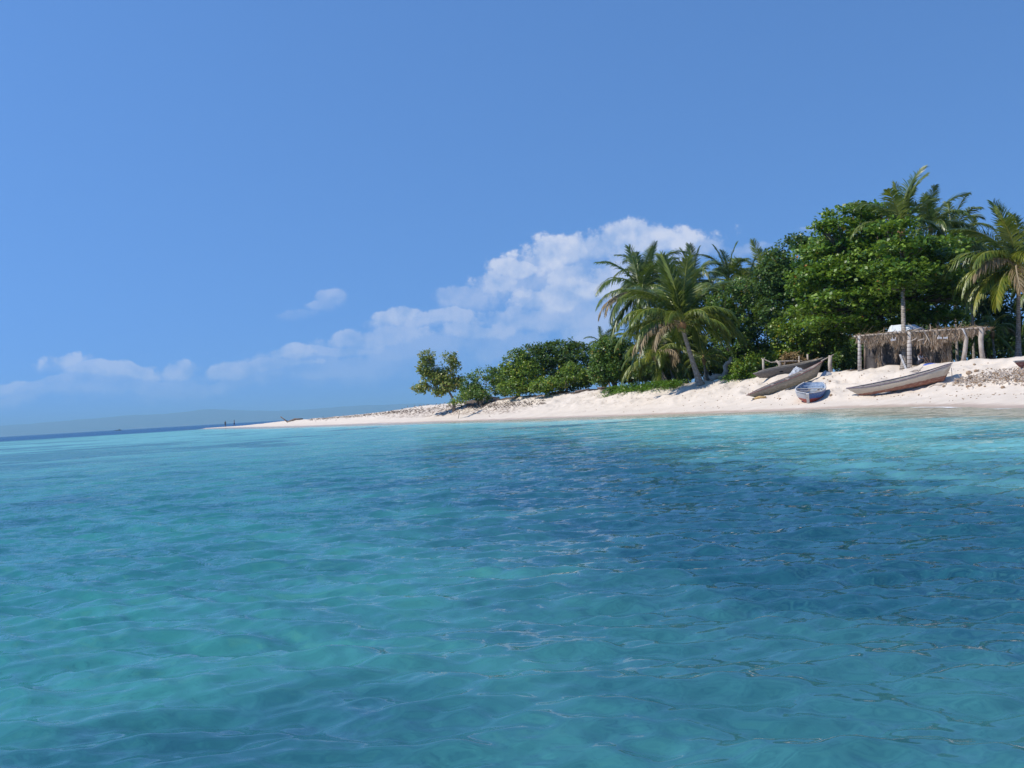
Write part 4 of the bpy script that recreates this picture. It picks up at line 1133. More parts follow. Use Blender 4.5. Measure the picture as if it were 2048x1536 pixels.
# --- net heap between the dugouts and a small one at the post
m_net, T = material('fishing_net')
p = T.node('ShaderNodeTexCoord').outputs['Object']; n_ = T.noise(p, 7.0, 4.0, 0.6)
b_ = T.node('ShaderNodeBump', ins={'Strength': 0.8, 'Distance': 0.04, 'Height': T.noise(p, 16.0, 3.0, 0.6)})
finish(T, principled(T, Base_Color=T.mix(T.smooth(n_, .35, .65), (0.22, 0.24, 0.27), (0.50, 0.52, 0.56)), Roughness=0.6, Normal=b_.outputs[0]))
def heap(name, lab, cat, c, rx, ry, h, mat, seed, lumps=0.5):
    g = 30; u_ = np.linspace(-1, 1, g); U, V_ = np.meshgrid(u_, u_)
    X_ = c.x + U * rx; Y_ = c.y + V_ * ry; r_ = np.hypot(U, V_)
    prof = np.clip(1 - r_ ** 2, 0, 1) ** 0.8
    Zg = height(X_, Y_) - 0.03
    P = np.stack([U * rx, V_ * ry, Zg - c.z + prof * h * (0.55 + lumps * 1.1 * fbm(U * 3 + seed, V_ * 3, 4, seed, .6))], -1)
    o = grid_obj(name, P, mat); o.location = c; tag(o, lab, cat); return o
heap('net_heap', 'pale grey heap of fishing net on the sand between the two dugouts', 'fishing net', on_sand(1594, 758), .80, .55, .95, m_net, 3)
heap('net_heap', 'smaller pale bundle of net at the foot of the thick post', 'fishing net', on_sand(1652, 750), .42, .35, .34, m_net, 9)

# --- wooden chock under the front dugout
def log_thing(name, lab, cat, pts, rad, mat, seed=0, n=7, group=None, twigs=()):
    o0 = Vector(pts[0]); mb = MB(); rg = random.Random(seed)
    mb.tube([Vector(p_) for p_ in pts], rad, n, True, 0, 0.3, rg)
    for (tp, tr) in twigs: mb.tube([Vector(p_) for p_ in tp], tr, 5, True, 0, 0.2, rg)
    o = mb.build(name, mat, None, True, origin=o0); o.location = o0; tag(o, lab, cat, group); return o
a = on_sand(1505, 800) + Vector((0, 0, .06)); b = on_sand(1532, 797) + Vector((0, 0, .08))
log_thing('wooden_roller', 'yellowish log lying under the low end of the olive dugout', 'log', [a, a.lerp(b, .5) + Vector((0, 0, .05)), b], [.05, .09, .07], mat_wood('yellow_wood', (0.36, 0.22, 0.08), (0.52, 0.38, 0.18)), 3)

# --- drying rack of driftwood poles behind the dugouts
def seen(px, py, Y): return at(px, py, Y)
YR = 78.5
root = empty('pole_rack', ground(1527, YR)); tag(root, 'crooked driftwood pole rack standing behind the two dugouts', 'rack'); g0 = Vector(root.location)
def sub(name, pts, rad, mat, seed=0, n=7, parent=None, g=None):
    mb = MB(); mb.tube([Vector(p_) - (g if g is not None else g0) for p_ in pts], rad, n, True, 0, 0.25, random.Random(seed)); return mb.build(name, mat, parent or root, True)
def gp_(px, Y): return ground(px, Y, 0.2)
sub('post', [gp_(1529, YR), seen(1527, 735, YR), seen(1526, 718, YR)], [.10, .09, .08], m_drift, 1)
sub('post_fork', [seen(1526, 721, YR), seen(1523, 716, YR)], [.05, .03], m_drift, 2); sub('post_fork', [seen(1526, 721, YR), seen(1530, 715, YR)], [.05, .03], m_drift, 3)
sub('post', [gp_(1599, YR), seen(1598, 712, YR)], [.07, .06], m_drift, 4)
sub('post', [gp_(1582, YR + .5), seen(1581, 726, YR + .5)], [.07, .06], m_drift, 5)
sub('post', [gp_(1617, YR + .3), seen(1615, 708, YR + .3)], [.08, .07], m_drift, 6)
sub('rail', [seen(1527, 718, YR), seen(1542, 725, YR), seen(1560, 723, YR), seen(1585, 722, YR), seen(1612, 722, YR + .3), seen(1645, 720, YR)], [.035, .04, .07, .07, .06, .05], m_drift, 7)
sub('rail', [seen(1552, 721, YR), seen(1560, 728, YR), seen(1558, 740, YR)], [.08, .15, .12], m_drift, 8)
sub('rail', [seen(1570, 722, YR), seen(1568, 738, YR)], [.10, .08], m_drift_d, 9)
Yp = 72.5
root = empty('mooring_post', ground(1661, Yp)); tag(root, 'thick weathered post with a slanting stick at the high end of the olive dugout', 'post'); g0 = Vector(root.location)
sub('post', [gp_(1661, Yp), seen(1660, 728, Yp), seen(1661, 711, Yp)], [.15, .14, .13], m_drift, 11, 9)
sub('stick', [seen(1642, 722, Yp + .2), seen(1652, 717, Yp + .1), seen(1668, 709, Yp)], [.04, .045, .04], m_drift, 12)

# brown pile of dry fronds on the rack
def straw(name, lab, cat, boxes, n, mat, seed, length=(.3, .7), down=0.4, parent=None, g=None, wid=.02):
    """boxes: list of (centre, half sizes)"""
    rg = np.random.default_rng(seed); k = rg.integers(0, len(boxes), n)
    C_ = np.array([b_[0] for b_ in boxes])[k]; H_ = np.array([b_[1] for b_ in boxes])[k]
    P = C_ + rg.uniform(-1, 1, (n, 3)) * H_
    d = unit(rg.normal(size=(n, 3)) * np.array([1, .8, .5]) + np.array([0, 0, -down * 2])); l = rg.uniform(*length, (n, 1))
    w_ = unit(np.cross(d, rg.normal(size=(n, 3)))) * wid * rg.uniform(.6, 1.6, (n, 1))
    V = np.stack([P - w_, P + w_, P + d * l + w_ * .5, P + d * l - w_ * .5], 1)
    if g is not None: V = V - np.array(g)
    o = quads_obj(name, V, mat, parent, {'tint': rg.random(n), 'warm': rg.random(n)})
    if lab: tag(o, lab, cat)
    return o
m_straw = mat_leaf('dry_thatch', (0.21, 0.145, 0.095), (0.40, 0.29, 0.20), (0.62, 0.50, 0.38), (0.30, 0.15, 0.06), 0.06, rough=0.8, trans=0.1)
m_straw2 = mat_leaf('orange_thatch', (0.22, 0.13, 0.05), (0.38, 0.25, 0.11), (0.50, 0.38, 0.20), rough=0.8, trans=0.1)
c0 = seen(1600, 726, YR + .4); g_ = ground(1600, YR + .4)
o = straw('frond_pile', 'orange-brown pile of dry fronds heaped on the driftwood rack', 'frond pile',
    [(seen(1608, 726, YR + .4), (.55, .3, .22)), (seen(1594, 720, YR + .5), (.45, .3, .26)), (seen(1583, 713, YR + .5), (.35, .25, .26)), (seen(1575, 718, YR + .5), (.25, .2, .35))], 1300, m_straw2, 5, (.25, .6), .1, g=g_)
o.location = g_

# --- twisted stump left of the dugouts
Ys = on_sand(1440, 758).y + 1.0
g0 = ground(1446, Ys)
root = empty('twisted_stump', g0); tag(root, 'twisted grey dead trunk curling up from the sand right of the foremost palm', 'dead tree')
sub('trunk', [seen(1437, 757, Ys), seen(1447, 752, Ys), seen(1452, 742, Ys), seen(1450, 733, Ys), seen(1454, 727, Ys), seen(1461, 723, Ys), seen(1461, 714, Ys)], [.30, .26, .20, .19, .17, .17, .13], m_drift, 21, 9)
sub('trunk_base', [seen(1420, 758, Ys), seen(1430, 754, Ys), seen(1444, 753, Ys)], [.22, .26, .2], m_drift, 22, 9)
sub('snag', [seen(1450, 735, Ys), seen(1445, 731, Ys)], [.08, .03], m_drift, 23)
sub('snag', [seen(1420, 757, Ys), seen(1417, 749, Ys)], [.07, .03], m_drift, 24)
sub('snag', [seen(1456, 752, Ys), seen(1470, 753, Ys + .3)], [.10, .05], m_drift, 25)

# ------------------------------------------------------------------ the thatched shelter
YL, YRt = 68.0, 63.6
g0 = ground(1717, YL)
hut = empty('thatched_shelter', g0); tag(hut, 'open beach shelter of palm posts roofed and fringed with grey-brown thatch', 'shelter')
root = hut
def yfront(px): return YL + (YRt - YL) * (px - 1717) / (1965 - 1717)
def topz(px): return np.interp(px, [1710, 1818, 1968], [672, 663, 655])
BACKD = Vector((1.55, 3.4, 0))
m_band, T = material('banded_post')
p = T.node('ShaderNodeTexCoord').outputs['Object']; s_ = T.node('ShaderNodeSeparateXYZ', ins={0: p}); n_ = T.noise(p, 6., 3., .6)
rg2 = T.math('SINE', T.math('ADD', T.math('MULTIPLY', s_.outputs['Z'], 24.0), T.math('MULTIPLY', n_, 2.5)))
finish(T, principled(T, Base_Color=T.mix(T.smooth(rg2, .8, .95), T.mix(n_, (0.42, 0.38, 0.34), (0.52, 0.48, 0.44)), (0.16, 0.12, 0.10)), Roughness=0.9))
def fpost(px, mat, r, seed, pts=None, ptop=None):
    Yq = yfront(px)
    if pts is None: pts = [gp_(px, Yq), seen(px, (topz(px) + 735) / 2, Yq), seen(ptop or px, topz(px), Yq)]
    sub('post', pts, [r * 1.05, r, r * .95] if len(pts) == 3 else [r * 1.1, r, r, r * .9], mat, seed, 10, hut)
fpost(1719, m_band, .12, 31); fpost(1819, m_band, .15, 32)
fpost(1930, m_drift, .14, 33, [gp_(1925, yfront(1928)), seen(1930, 700, yfront(1928)), seen(1932, 680, yfront(1928)), seen(1930, 657, yfront(1928))])
fpost(1968, m_drift, .15, 34, [gp_(1967, yfront(1966)), seen(1963, 700, yfront(1966)), seen(1962, 680, yfront(1966)), seen(1963, 657, yfront(1966))])
for px in (1719, 1790, 1870, 1960):
    f = gp_(px, yfront(px)) + BACKD; f.z = hz(f.x, f.y) - .2
    tp = seen(px, topz(px), yfront(px)) + BACKD
    sub('post', [f, f.lerp(tp, .5), tp], [.1, .09, .08], m_drift_d, px, 8, hut)
for px, x2, y0, y1 in ((1765, 1763, 735, 694), (1870, 1862, 725, 690), (1883, 1886, 722, 672)):
    Yq = yfront(px) + 1.2
    sub('prop_stick', [gp_(px, Yq), seen((px + x2) / 2, (y0 + y1) / 2, Yq), seen(x2, y1, Yq)], [.035, .03, .03], m_drift, px, 6, hut)
# beams
fr = [seen(px, topz(px) + 1.0, yfront(px)) for px in (1708, 1760, 1819, 1880, 1930, 1972)]
sub('beam', fr, .06, m_drift, 41, 7, hut); sub('beam', [q + BACKD for q in fr], .06, m_drift_d, 42, 7, hut)
for i, px in enumerate(range(1712, 1975, 9)):
    q = seen(px, topz(px) - 0.5, yfront(px)); e = q + BACKD * 1.06
    q = q - BACKD * random.uniform(.02, .14)
    sub('rafter', [q, q.lerp(e, .5) + Vector((0, 0, random.uniform(-.03, .06))), e], .032, m_drift if i % 2 else m_drift_d, 500 + i, 5, hut)
# thatch roof (one shaggy layer over the rafters)
rg = np.random.default_rng(77); n = 3600
pxs = rg.uniform(1710, 1972, n); v_ = rg.random(n) ** 0.8
front3 = np.array([np.array(seen(float(a_), float(topz(a_)) - 1.0, float(yfront(a_)))) for a_ in pxs])
P = front3 + np.array(BACKD)[None] * v_[:, None] * 1.05 + np.stack([np.zeros(n), np.zeros(n), rg.uniform(-.03, .05, n) + .03 * np.sin(pxs / 9)], -1)
d = unit(rg.normal(size=(n, 3)) * np.array([1, 1, .12])); l = rg.uniform(.3, .9, (n, 1)); w_ = unit(np.cross(d, np.array([0, 0, 1.0]) + rg.normal(size=(n, 3)) * .3)) * .022
V = np.stack([P - w_, P + w_, P + d * l + w_ * .4, P + d * l - w_ * .4], 1) - np.array(g0)
quads_obj('thatch_roof', V, m_straw, hut, {'tint': rg.random(n), 'warm': rg.random(n)})
# fringe hanging along the front
n = 6000; pxs = rg.uniform(1712, 1968, n)
lenp = np.interp(pxs, [1712, 1722, 1738, 1748, 1756, 1772, 1786, 1800, 1815, 1830, 1846, 1858, 1866, 1880, 1900, 1925, 1945, 1968], [.55, .5, .8, .95, .5, .8, .7, .95, .9, .8, 1.1, 1.0, 1.5, .9, .85, .7, .5, .4])
lenp = lenp * (0.65 + 0.7 * fbm(pxs / 6.0, pxs * 0, 3, 7))
front3 = np.array([np.array(seen(float(a_), float(topz(a_)) + .6, float(yfront(a_)))) for a_ in pxs])
st_ = rg.random(n) ** 1.3
P = front3 + np.stack([np.zeros(n), rg.uniform(-.10, .10, n) - .02, -st_ * lenp * .75], -1)
ang_ = rg.normal(0, .35, n) + 0.6 * (fbm(pxs / 14.0, pxs * 0 + 3, 2, 19) - .5)
d = unit(np.stack([np.sin(ang_), rg.normal(0, .12, n), -np.cos(ang_)], -1)); l = (rg.uniform(.18, .5, n) * np.clip(lenp, .3, 1.2))[:, None]
w_ = unit(np.cross(d, np.array([0, 1.0, 0]) + rg.normal(size=(n, 3)) * .5)) * rg.uniform(.008, .022, (n, 1))
V = np.stack([P - w_, P + w_, P + d * l + w_ * .4, P + d * l - w_ * .4], 1) - np.array(g0)
quads_obj('thatch_fringe', V, m_straw, hut, {'tint': rg.random(n), 'warm': rg.random(n)})
# long hanging strands
for k, (px, y1, y2) in enumerate(((1758, 690, 727), (1792, 680, 705), (1850, 690, 715), (1860, 690, 722), (1888, 672, 722), (1897, 672, 718))):
    Yq = yfront(px) + .6
    straw('hanging_strands', None, None, [(np.array(seen(px, y1 + (y2 - y1) * f_, Yq)), (.13, .12, .2)) for f_ in (0, .25, .5, .75, .95)], 150, m_straw, 600 + k, (.3, .6), 1.8, hut, g0, .012)
# cross-fallen frond stalks on the front
for k, (x0, y0, x1, y1, x2, y2) in enumerate(((1848, 662, 1860, 685, 1869, 688), (1823, 682, 1838, 674, 1850, 672), (1836, 681, 1848, 678, 1860, 679), (1925, 657, 1930, 667, 1935, 678))):
    Yq = yfront(x0) - .25
    sub('stalk', [seen(x0, y0, Yq), seen(x1, y1, Yq), seen(x2, y2, Yq)], [.04, .045, .03], m_drift if k != 3 else m_white_paint, 700 + k, 6, hut)
# back wall of grey cloth
bw = [gp_(1722, YL) + BACKD * .95, gp_(1905, yfront(1905)) + BACKD * .95]
g = 40; P = np.zeros((12, g, 3)); rgw = np.random.default_rng(8)
for i in range(12):
    for j in range(g):
        q = bw[0].lerp(bw[1], j / (g - 1)); z0_ = hz(q.x, q.y) - .05; px_ = 1722 + (1905 - 1722) * j / (g - 1)
        zt = (seen(px_, topz(px_) + 2, yfront(px_)) + BACKD).z - .1
        P[i, j] = (q.x + .05 * math.sin(j * .9 + i * .3), q.y + .07 * math.sin(j * 1.3) + .05 * math.sin(i * .8 + j * .4), z0_ + (zt - z0_) * i / 11)
P -= np.array(g0)
m_wall, T = material('grey_cloth_wall'); n_ = T.noise(T.node('ShaderNodeTexCoord').outputs['Object'], 2.5, 4., .6)
finish(T, principled(T, Base_Color=T.mix(T.smooth(n_, .35, .65), (0.07, 0.06, 0.056), (0.13, 0.115, 0.11)), Roughness=0.9))
w_o = grid_obj('back_wall', P, m_wall); w_o.parent = hut
# painted words on the front beam, small hand lettering
m_lett, T = material('white_lettering'); finish(T, principled(T, Base_Color=(0.75, 0.77, 0.80), Roughness=0.6))
def scribble(px, py, h, word):
    """hand-painted lower-case strokes on a dark strip; px,py = left end of the baseline"""
    G = {'c': [[(.8, .8), (.4, 1), (0, .6), (.1, .1), (.5, 0), (.9, .2)]], 'h': [[(0, 2), (0, 0)], [(0, .7), (.4, 1), (.8, .8), (.8, 0)]], 'o': [[(.4, 0), (0, .4), (.3, 1), (.8, .7), (.7, .1), (.4, 0)]],
         'n': [[(0, 1), (0, 0)], [(0, .7), (.4, 1), (.8, .8), (.8, 0)]], 'i': [[(.2, 1), (.2, 0)]], 'u': [[(0, 1), (0, .2), (.5, 0), (.8, .3), (.8, 1)]], 'a': [[(.8, .9), (.3, 1), (0, .4), (.4, 0), (.8, .4)], [(.8, 1), (.85, 0)]], 'l': [[(.2, 2), (.2, 0)]]}
    mb = MB(); Yq = yfront(px) - .30; k = Yq / 2048; xw = 0
    for ch in word:
        for st__ in G[ch]:
            mb.tube([seen(px, py, Yq) + Vector(((xw + a_) * h * .75, 0, b_ * h)) - g0 for a_, b_ in st__], .018, 5)
        xw += 1.15 if ch not in 'il' else .7
    mb.build('lettering', m_lett, hut)
scribble(1782, 682, .115, 'chal'); scribble(1875, 678, .115, 'cha'); scribble(1888, 677.5, .10, 'non')

# tarpaulin over the roof
P = np.zeros((14, 26, 3))
for i in range(14):
    for j in range(26):
        px_ = 1774 + (1852 - 1774) * j / 25; tY = 69.2 + i * .17
        top = np.interp(px_, [1774, 1782, 1830, 1852], [666, 650, 649, 659]); bot = np.interp(px_, [1774, 1852], [668, 664])
        q = at(px_, bot, tY); zt = at(px_, top, tY).z
        f = math.sin(math.pi * min(1, i / 13) * .5) if i < 13 else 1
        P[i, j] = (q.x, q.y, q.z + (zt - q.z) * min(1.0, (i / 7.0)) ** .7 - (0.05 * max(0, i - 8)))
P += np.stack([np.zeros((14, 26)), np.zeros((14, 26)), (fbm(P[..., 0] * 2, P[..., 1] * 3, 3, 9) - .5) * .10], -1)
gt = np.array([P[0, 12, 0], P[0, 12, 1], P[0, 12, 2]])
m_tarp, T = material('pale_tarpaulin'); n_ = T.noise(T.node('ShaderNodeTexCoord').outputs['Object'], 6., 4., .6)
finish(T, principled(T, Base_Color=T.mix(T.smooth(n_, .62, .7), (0.80, 0.86, 0.92), (0.45, 0.5, 0.56)), Roughness=0.5))
tp = grid_obj('tarpaulin', P - gt, m_tarp); tp.location = gt; tag(tp, 'pale blue-white plastic sheet draped on the roof of the thatched shelter', 'tarpaulin')
md = tp.modifiers.new('thickness', 'SOLIDIFY'); md.thickness = 0.01

# blue cloth on the sand in the shelter
m_blue, T = material('blue_cloth'); n_ = T.noise(T.node('ShaderNodeTexCoord').outputs['Object'], 5., 3., .6)
finish(T, principled(T, Base_Color=T.mix(n_, (0.02, 0.07, 0.36), (0.05, 0.13, 0.50)), Roughness=0.7))
cb = ground(1864, yfront(1864) - .1)
heap('blue_cloth', 'rumpled bright blue sheet spread on the sand inside the shelter', 'cloth', cb, .62, .3, .13, m_blue, 12, .4)
# leaning board by the palm trunk
a = ground(1812, yfront(1812) - .1) + Vector((0, 0, .02)); b = seen(1800, 709, yfront(1812) + .5)
mb = MB(); mb.plank(a, b, .12, .03, Vector((0, 1, 0))); o = mb.build('leaning_board', m_white_paint, None, origin=a); o.location = a; tag(o, 'narrow whitish board leaning at the foot of the tallest palm in the shelter', 'board')

# ------------------------------------------------------------------ people
def skin_mat(name, c):
    mt, T = material(name); finish(T, principled(T, Base_Color=c, Roughness=0.55)); return mt
m_skin = skin_mat('dark_skin', (0.075, 0.040, 0.026)); m_hair = skin_mat('black_hair', (0.012, 0.010, 0.010))
m_wcloth = skin_mat('white_shirt', (0.66, 0.66, 0.70)); m_dcloth = skin_mat('dark_clothes', (0.015, 0.018, 0.035)); m_bcloth = skin_mat('blue_shorts', (0.03, 0.06, 0.16))

def figure(label, loc, rz, J, shirt, pants, scale=1.0):
    """J: joint positions in metres, facing +x; body is one skinned surface"""
    root = empty('person', loc, rz); tag(root, label, 'person')
    names = ['pelvis', 'waist', 'chest', 'neck', 'head0', 'head1', 'shL', 'elL', 'wrL', 'haL', 'shR', 'elR', 'wrR', 'haR', 'hipL', 'knL', 'anL', 'toL', 'hipR', 'knR', 'anR', 'toR']
    E = [('pelvis', 'waist'), ('waist', 'chest'), ('chest', 'neck'), ('neck', 'head0'), ('head0', 'head1'), ('chest', 'shL'), ('shL', 'elL'), ('elL', 'wrL'), ('wrL', 'haL'), ('chest', 'shR'), ('shR', 'elR'),
         ('elR', 'wrR'), ('wrR', 'haR'), ('pelvis', 'hipL'), ('hipL', 'knL'), ('knL', 'anL'), ('anL', 'toL'), ('pelvis', 'hipR'), ('hipR', 'knR'), ('knR', 'anR'), ('anR', 'toR')]
    Rd = dict(pelvis=(.14, .11), waist=(.13, .10), chest=(.16, .11), neck=(.055, .055), head0=(.075, .085), head1=(.085, .095), shL=(.06, .06), elL=(.042, .042), wrL=(.028, .028), haL=(.035, .02),
              hipL=(.09, .09), knL=(.058, .058), anL=(.038, .038), toL=(.04, .03))
    for k in ('sh', 'el', 'wr', 'ha', 'hip', 'kn', 'an', 'to'): Rd[k + 'R'] = Rd[k + 'L']
    def skinned(nm, sel, grow, mat, parent):
        idx = [n_ for n_ in names if n_ in sel]; me = bpy.data.meshes.new(nm)
        me.from_pydata([tuple(Vector(J[n_]) * scale) for n_ in idx], [(idx.index(a_), idx.index(b_)) for a_, b_ in E if a_ in idx and b_ in idx], [])
        me.materials.append(mat)
        o = bpy.data.objects.new(nm, me); col.objects.link(o); o.parent = parent
        sm = o.modifiers.new('skin', 'SKIN'); sm.use_smooth_shade = True
        if not me.skin_vertices: return o
        for i, n_ in enumerate(idx):
            sv_ = me.skin_vertices[0].data[i]; sv_.radius = ((Rd[n_][0] + grow) * scale, (Rd[n_][1] + grow) * scale); sv_.use_root = (i == 0)
        o.modifiers.new('sub', 'SUBSURF').render_levels = 2
        return o
    skinned('body', names, 0, m_skin, root)
    skinned('shirt', ['pelvis', 'waist', 'chest', 'shL', 'shR', 'elL', 'elR'][:5], .018, shirt, root)
    skinned('shorts', ['pelvis', 'hipL', 'hipR', 'knL', 'knR'], .02, pants, root)
    h = Vector(J['head1']) * scale; mb = MB(); mb.blob(h + Vector((-.015, 0, .035)) * scale, (.10 * scale, .088 * scale, .095 * scale), 4, .03, 2); mb.build('hair', m_hair, root, True)
    for s in (-1, 1):
        hd = Vector(J['haL' if s > 0 else 'haR']) * scale; wr = Vector(J['wrL' if s > 0 else 'wrR']) * scale; dr_ = (hd - wr).normalized(); mb = MB()
        for f_ in range(4):
            o_ = Vector((.022 * (f_ - 1.5), .004 * s, 0)) * scale; ln = (.062, .075, .07, .055)[f_] * scale
            mb.tube([hd + o_, hd + o_ + dr_ * ln * .5 + Vector((.004, 0, 0)), hd + o_ + dr_ * ln + Vector((.008, 0, 0))], [.009 * scale, .008 * scale, .006 * scale], 5)
        mb.tube([wr + dr_ * .02, wr + dr_ * .05 + Vector((.045, 0, 0)) * scale], [.011 * scale, .008 * scale], 5)
        mb.build('fingers', m_skin, root, True)
    return root
def standing(stride=.12, arm=.05):
    return dict(pelvis=(0, 0, .93), waist=(0, 0, 1.10), chest=(0, 0, 1.33), neck=(0, 0, 1.48), head0=(.02, 0, 1.56), head1=(.02, 0, 1.66), shL=(0, .19, 1.40), elL=(-arm, .24, 1.13), wrL=(.02, .25, .88),
        haL=(.04, .25, .80), shR=(0, -.19, 1.40), elR=(-.02, -.24, 1.13), wrR=(arm, -.25, .89), haR=(arm + .03, -.25, .81), hipL=(0, .09, .88), knL=(stride * .6, .10, .48), anL=(stride, .10, .08), toL=(stride + .16, .11, .04),
        hipR=(0, -.09, .88), knR=(0, -.10, .48), anR=(-stride, -.10, .08), toR=(-stride + .16, -.11, .04))
def tip_at(px, py):
    p = atY(px, 292, 0.2); return Vector((p.x, p.y, max(hz(p.x, p.y), 0.02)))
figure('person in dark clothes standing at the very tip of the sand spit, left of two', tip_at(451, 853), R(250), standing(.08), m_dcloth, m_dcloth, 0.98)
figure('person in a white shirt walking on the sand spit, right of two', tip_at(469, 853), R(170), standing(.2, .1), m_wcloth, m_bcloth, 1.02)
seat = dict(pelvis=(0, 0, .18), waist=(.01, 0, .36), chest=(.04, 0, .58), neck=(.06, 0, .73), head0=(.10, 0, .80), head1=(.11, 0, .90), shL=(.04, .19, .65), elL=(.16, .25, .42), wrL=(.36, .20, .40), haL=(.44, .18, .40),
            shR=(.04, -.19, .65), elR=(.14, -.25, .42), wrR=(.34, -.20, .38), haR=(.42, -.18, .38), hipL=(.03, .10, .16), knL=(.42, .14, .44), anL=(.60, .12, .08), toL=(.76, .12, .05),
            hipR=(.03, -.10, .16), knR=(.40, -.14, .42), anR=(.62, -.12, .08), toR=(.78, -.12, .05))
figure('person in a white shirt sitting on the sand in the shelter beside the blue sheet', ground(1841, yfront(1841) + .15), R(-60), seat, m_wcloth, m_dcloth, 0.95)

# ------------------------------------------------------------------ birds and far boat
def bird(label, c, span, mat, rz):
    root = empty('bird', c, rz); tag(root, label, 'bird')
    mb = MB(); mb.tube([(-.22 * span, 0, 0), (-.1 * span, 0, 0), (.05 * span, 0, .01 * span), (.16 * span, 0, .02 * span), (.23 * span, 0, .01 * span)], [.012 * span, .04 * span, .055 * span, .03 * span, .006 * span], 8); mb.build('body', mat, root, True)
    for s in (-1, 1):
        mb = MB()
        up_ = [Vector((.06, 0, 0)), Vector((.09, .25 * s, .07)), Vector((.0, .5 * s, .04))]; lo_ = [Vector((-.08, 0, 0)), Vector((-.05, .25 * s, .06)), Vector((-.03, .5 * s, .035))]
        for dz in (0.006, -0.006): mb.v += [(v_ * span + Vector((0, 0, dz * span))) for v_ in up_ + lo_]
        mb.f += [(0, 1, 4, 3), (1, 2, 5, 4), (9, 10, 7, 6), (10, 11, 8, 7), (0, 6, 7, 1), (1, 7, 8, 2), (3, 4, 10, 9), (4, 5, 11, 10), (2, 8, 11, 5), (0, 3, 9, 6)]; mb.mi += [0] * 10
        mb.build('wing', mat, root)
bird('dark seabird gliding high in the blue left of the big cloud', at(682, 483, 300), .6, skin_mat('bird_dark', (0.03, 0.03, 0.035)), R(70))
bird('white seabird flying low over the sea at the left', at(415, 706, 280), .5, skin_mat('bird_white', (0.8, 0.8, 0.8)), R(20))
Yb = 1800.0; pb = at(230, hor(230), Yb); pb.z = -0.15
root = empty('fishing_boat', pb); tag(root, 'tiny dark boat low on the horizon at far left', 'boat')
hb, sec, rim = hull(11.0, [(0, .1, 0, 1.5), (.2, .9, 0, 1.2), (.5, 1.3, 0, 1.1), (.8, 1.2, 0, 1.1), (1, .9, .1, 1.3)], .8, .3, .6, .9, .06, n=16, seed=9)
m_far = skin_mat('far_boat_paint', (0.03, 0.035, 0.05)); hb.build('hull', m_far, root, True)
mb = MB(); mb.box((7.8, 0, 1.75), (2.0, 1.6, 1.3)); mb.build('cabin', m_far, root)

# ------------------------------------------------------------------ driftwood, husks, debris
a = on_sand(903, 818)
k = a.y
log_thing('driftwood_root', 'arched grey driftwood root lying at the foot of the bright green sprout', 'driftwood',
    [seen(903, 817, k), seen(915, 820, k), seen(925, 812, k + .2), seen(935, 811, k + .1), seen(939, 817, k), seen(930, 821, k - .3)], [.10, .14, .10, .09, .09, .06], m_drift_d, 5,
    twigs=(([seen(908, 816, k), seen(917, 810, k), seen(926, 812, k)], .05), ([seen(915, 820, k), seen(926, 818, k), seen(941, 819, k)], .07), ([seen(905, 818, k), seen(897, 820, k - .2)], .06)))
a = on_sand(590, 837.5); k = a.y
log_thing('driftwood_log', 'brown log lying on the crest of the far sand spit', 'driftwood', [ground(574, k) + Vector((0, 0, .12)), ground(590, k) + Vector((0, 0, .16)), ground(606, k) + Vector((0, 0, .14))], [.16, .22, .12], m_drift_d, 6)
log_thing('broken_plank', 'dark beam sticking up slantwise at the left end of the spit log', 'driftwood', [ground(576, k) + Vector((0, 0, .05)), at(561, 833.3, k)], [.14, .09], m_drift_d, 7)
def twig(lab, px, py, pts, r, mat=m_drift, seed=0, group=None):
    a = on_sand(px, py); k = a.y
    log_thing('driftwood_branch', lab, 'driftwood', [at(x, y, k) + Vector((0, 0, 0)) for x, y in pts], [r, r * .9] + [r * .6] * (len(pts) - 2), mat, seed, 6, group)
twig('forked stick standing up from the sand just above the middle of the long white boat', 1834, 748, [(1834, 748), (1836, 743), (1846, 733)], .035, seed=1)
twig('short stick leaning over the rim of the long white boat', 1855, 744, [(1855, 744), (1864, 739), (1869, 735)], .035, seed=2)
twig('bleached bent branch lying above the long white boat', 1822, 744, [(1820, 744), (1830, 740), (1841, 741)], .045, seed=3)
for i, (x0, y0, x1, y1, lab) in enumerate([(1150, 786, 1196, 780, 'dead brown branch under the tallest dark sea grape'), (1195, 778, 1228, 776, 'long dead log in the gap under the rounded sea grape'),
        (968, 795, 1000, 794, 'dark fallen log beneath the low rounded sea grape'), (1480, 757, 1512, 753, 'brown log edging the bank left of the dark dugout'), (1100, 790, 1140, 787, 'dead branch below the low bright sea grape')]):
    a = on_sand(x0, y0); b = on_sand(x1, y1); b = ground(x1, a.y + .5)
    log_thing('fallen_log', lab, 'log', [a + Vector((0, 0, .1)), a.lerp(b, .5) + Vector((0, 0, .2)), b + Vector((0, 0, .14))], [.12, .14, .08], m_drift_d, 60 + i)

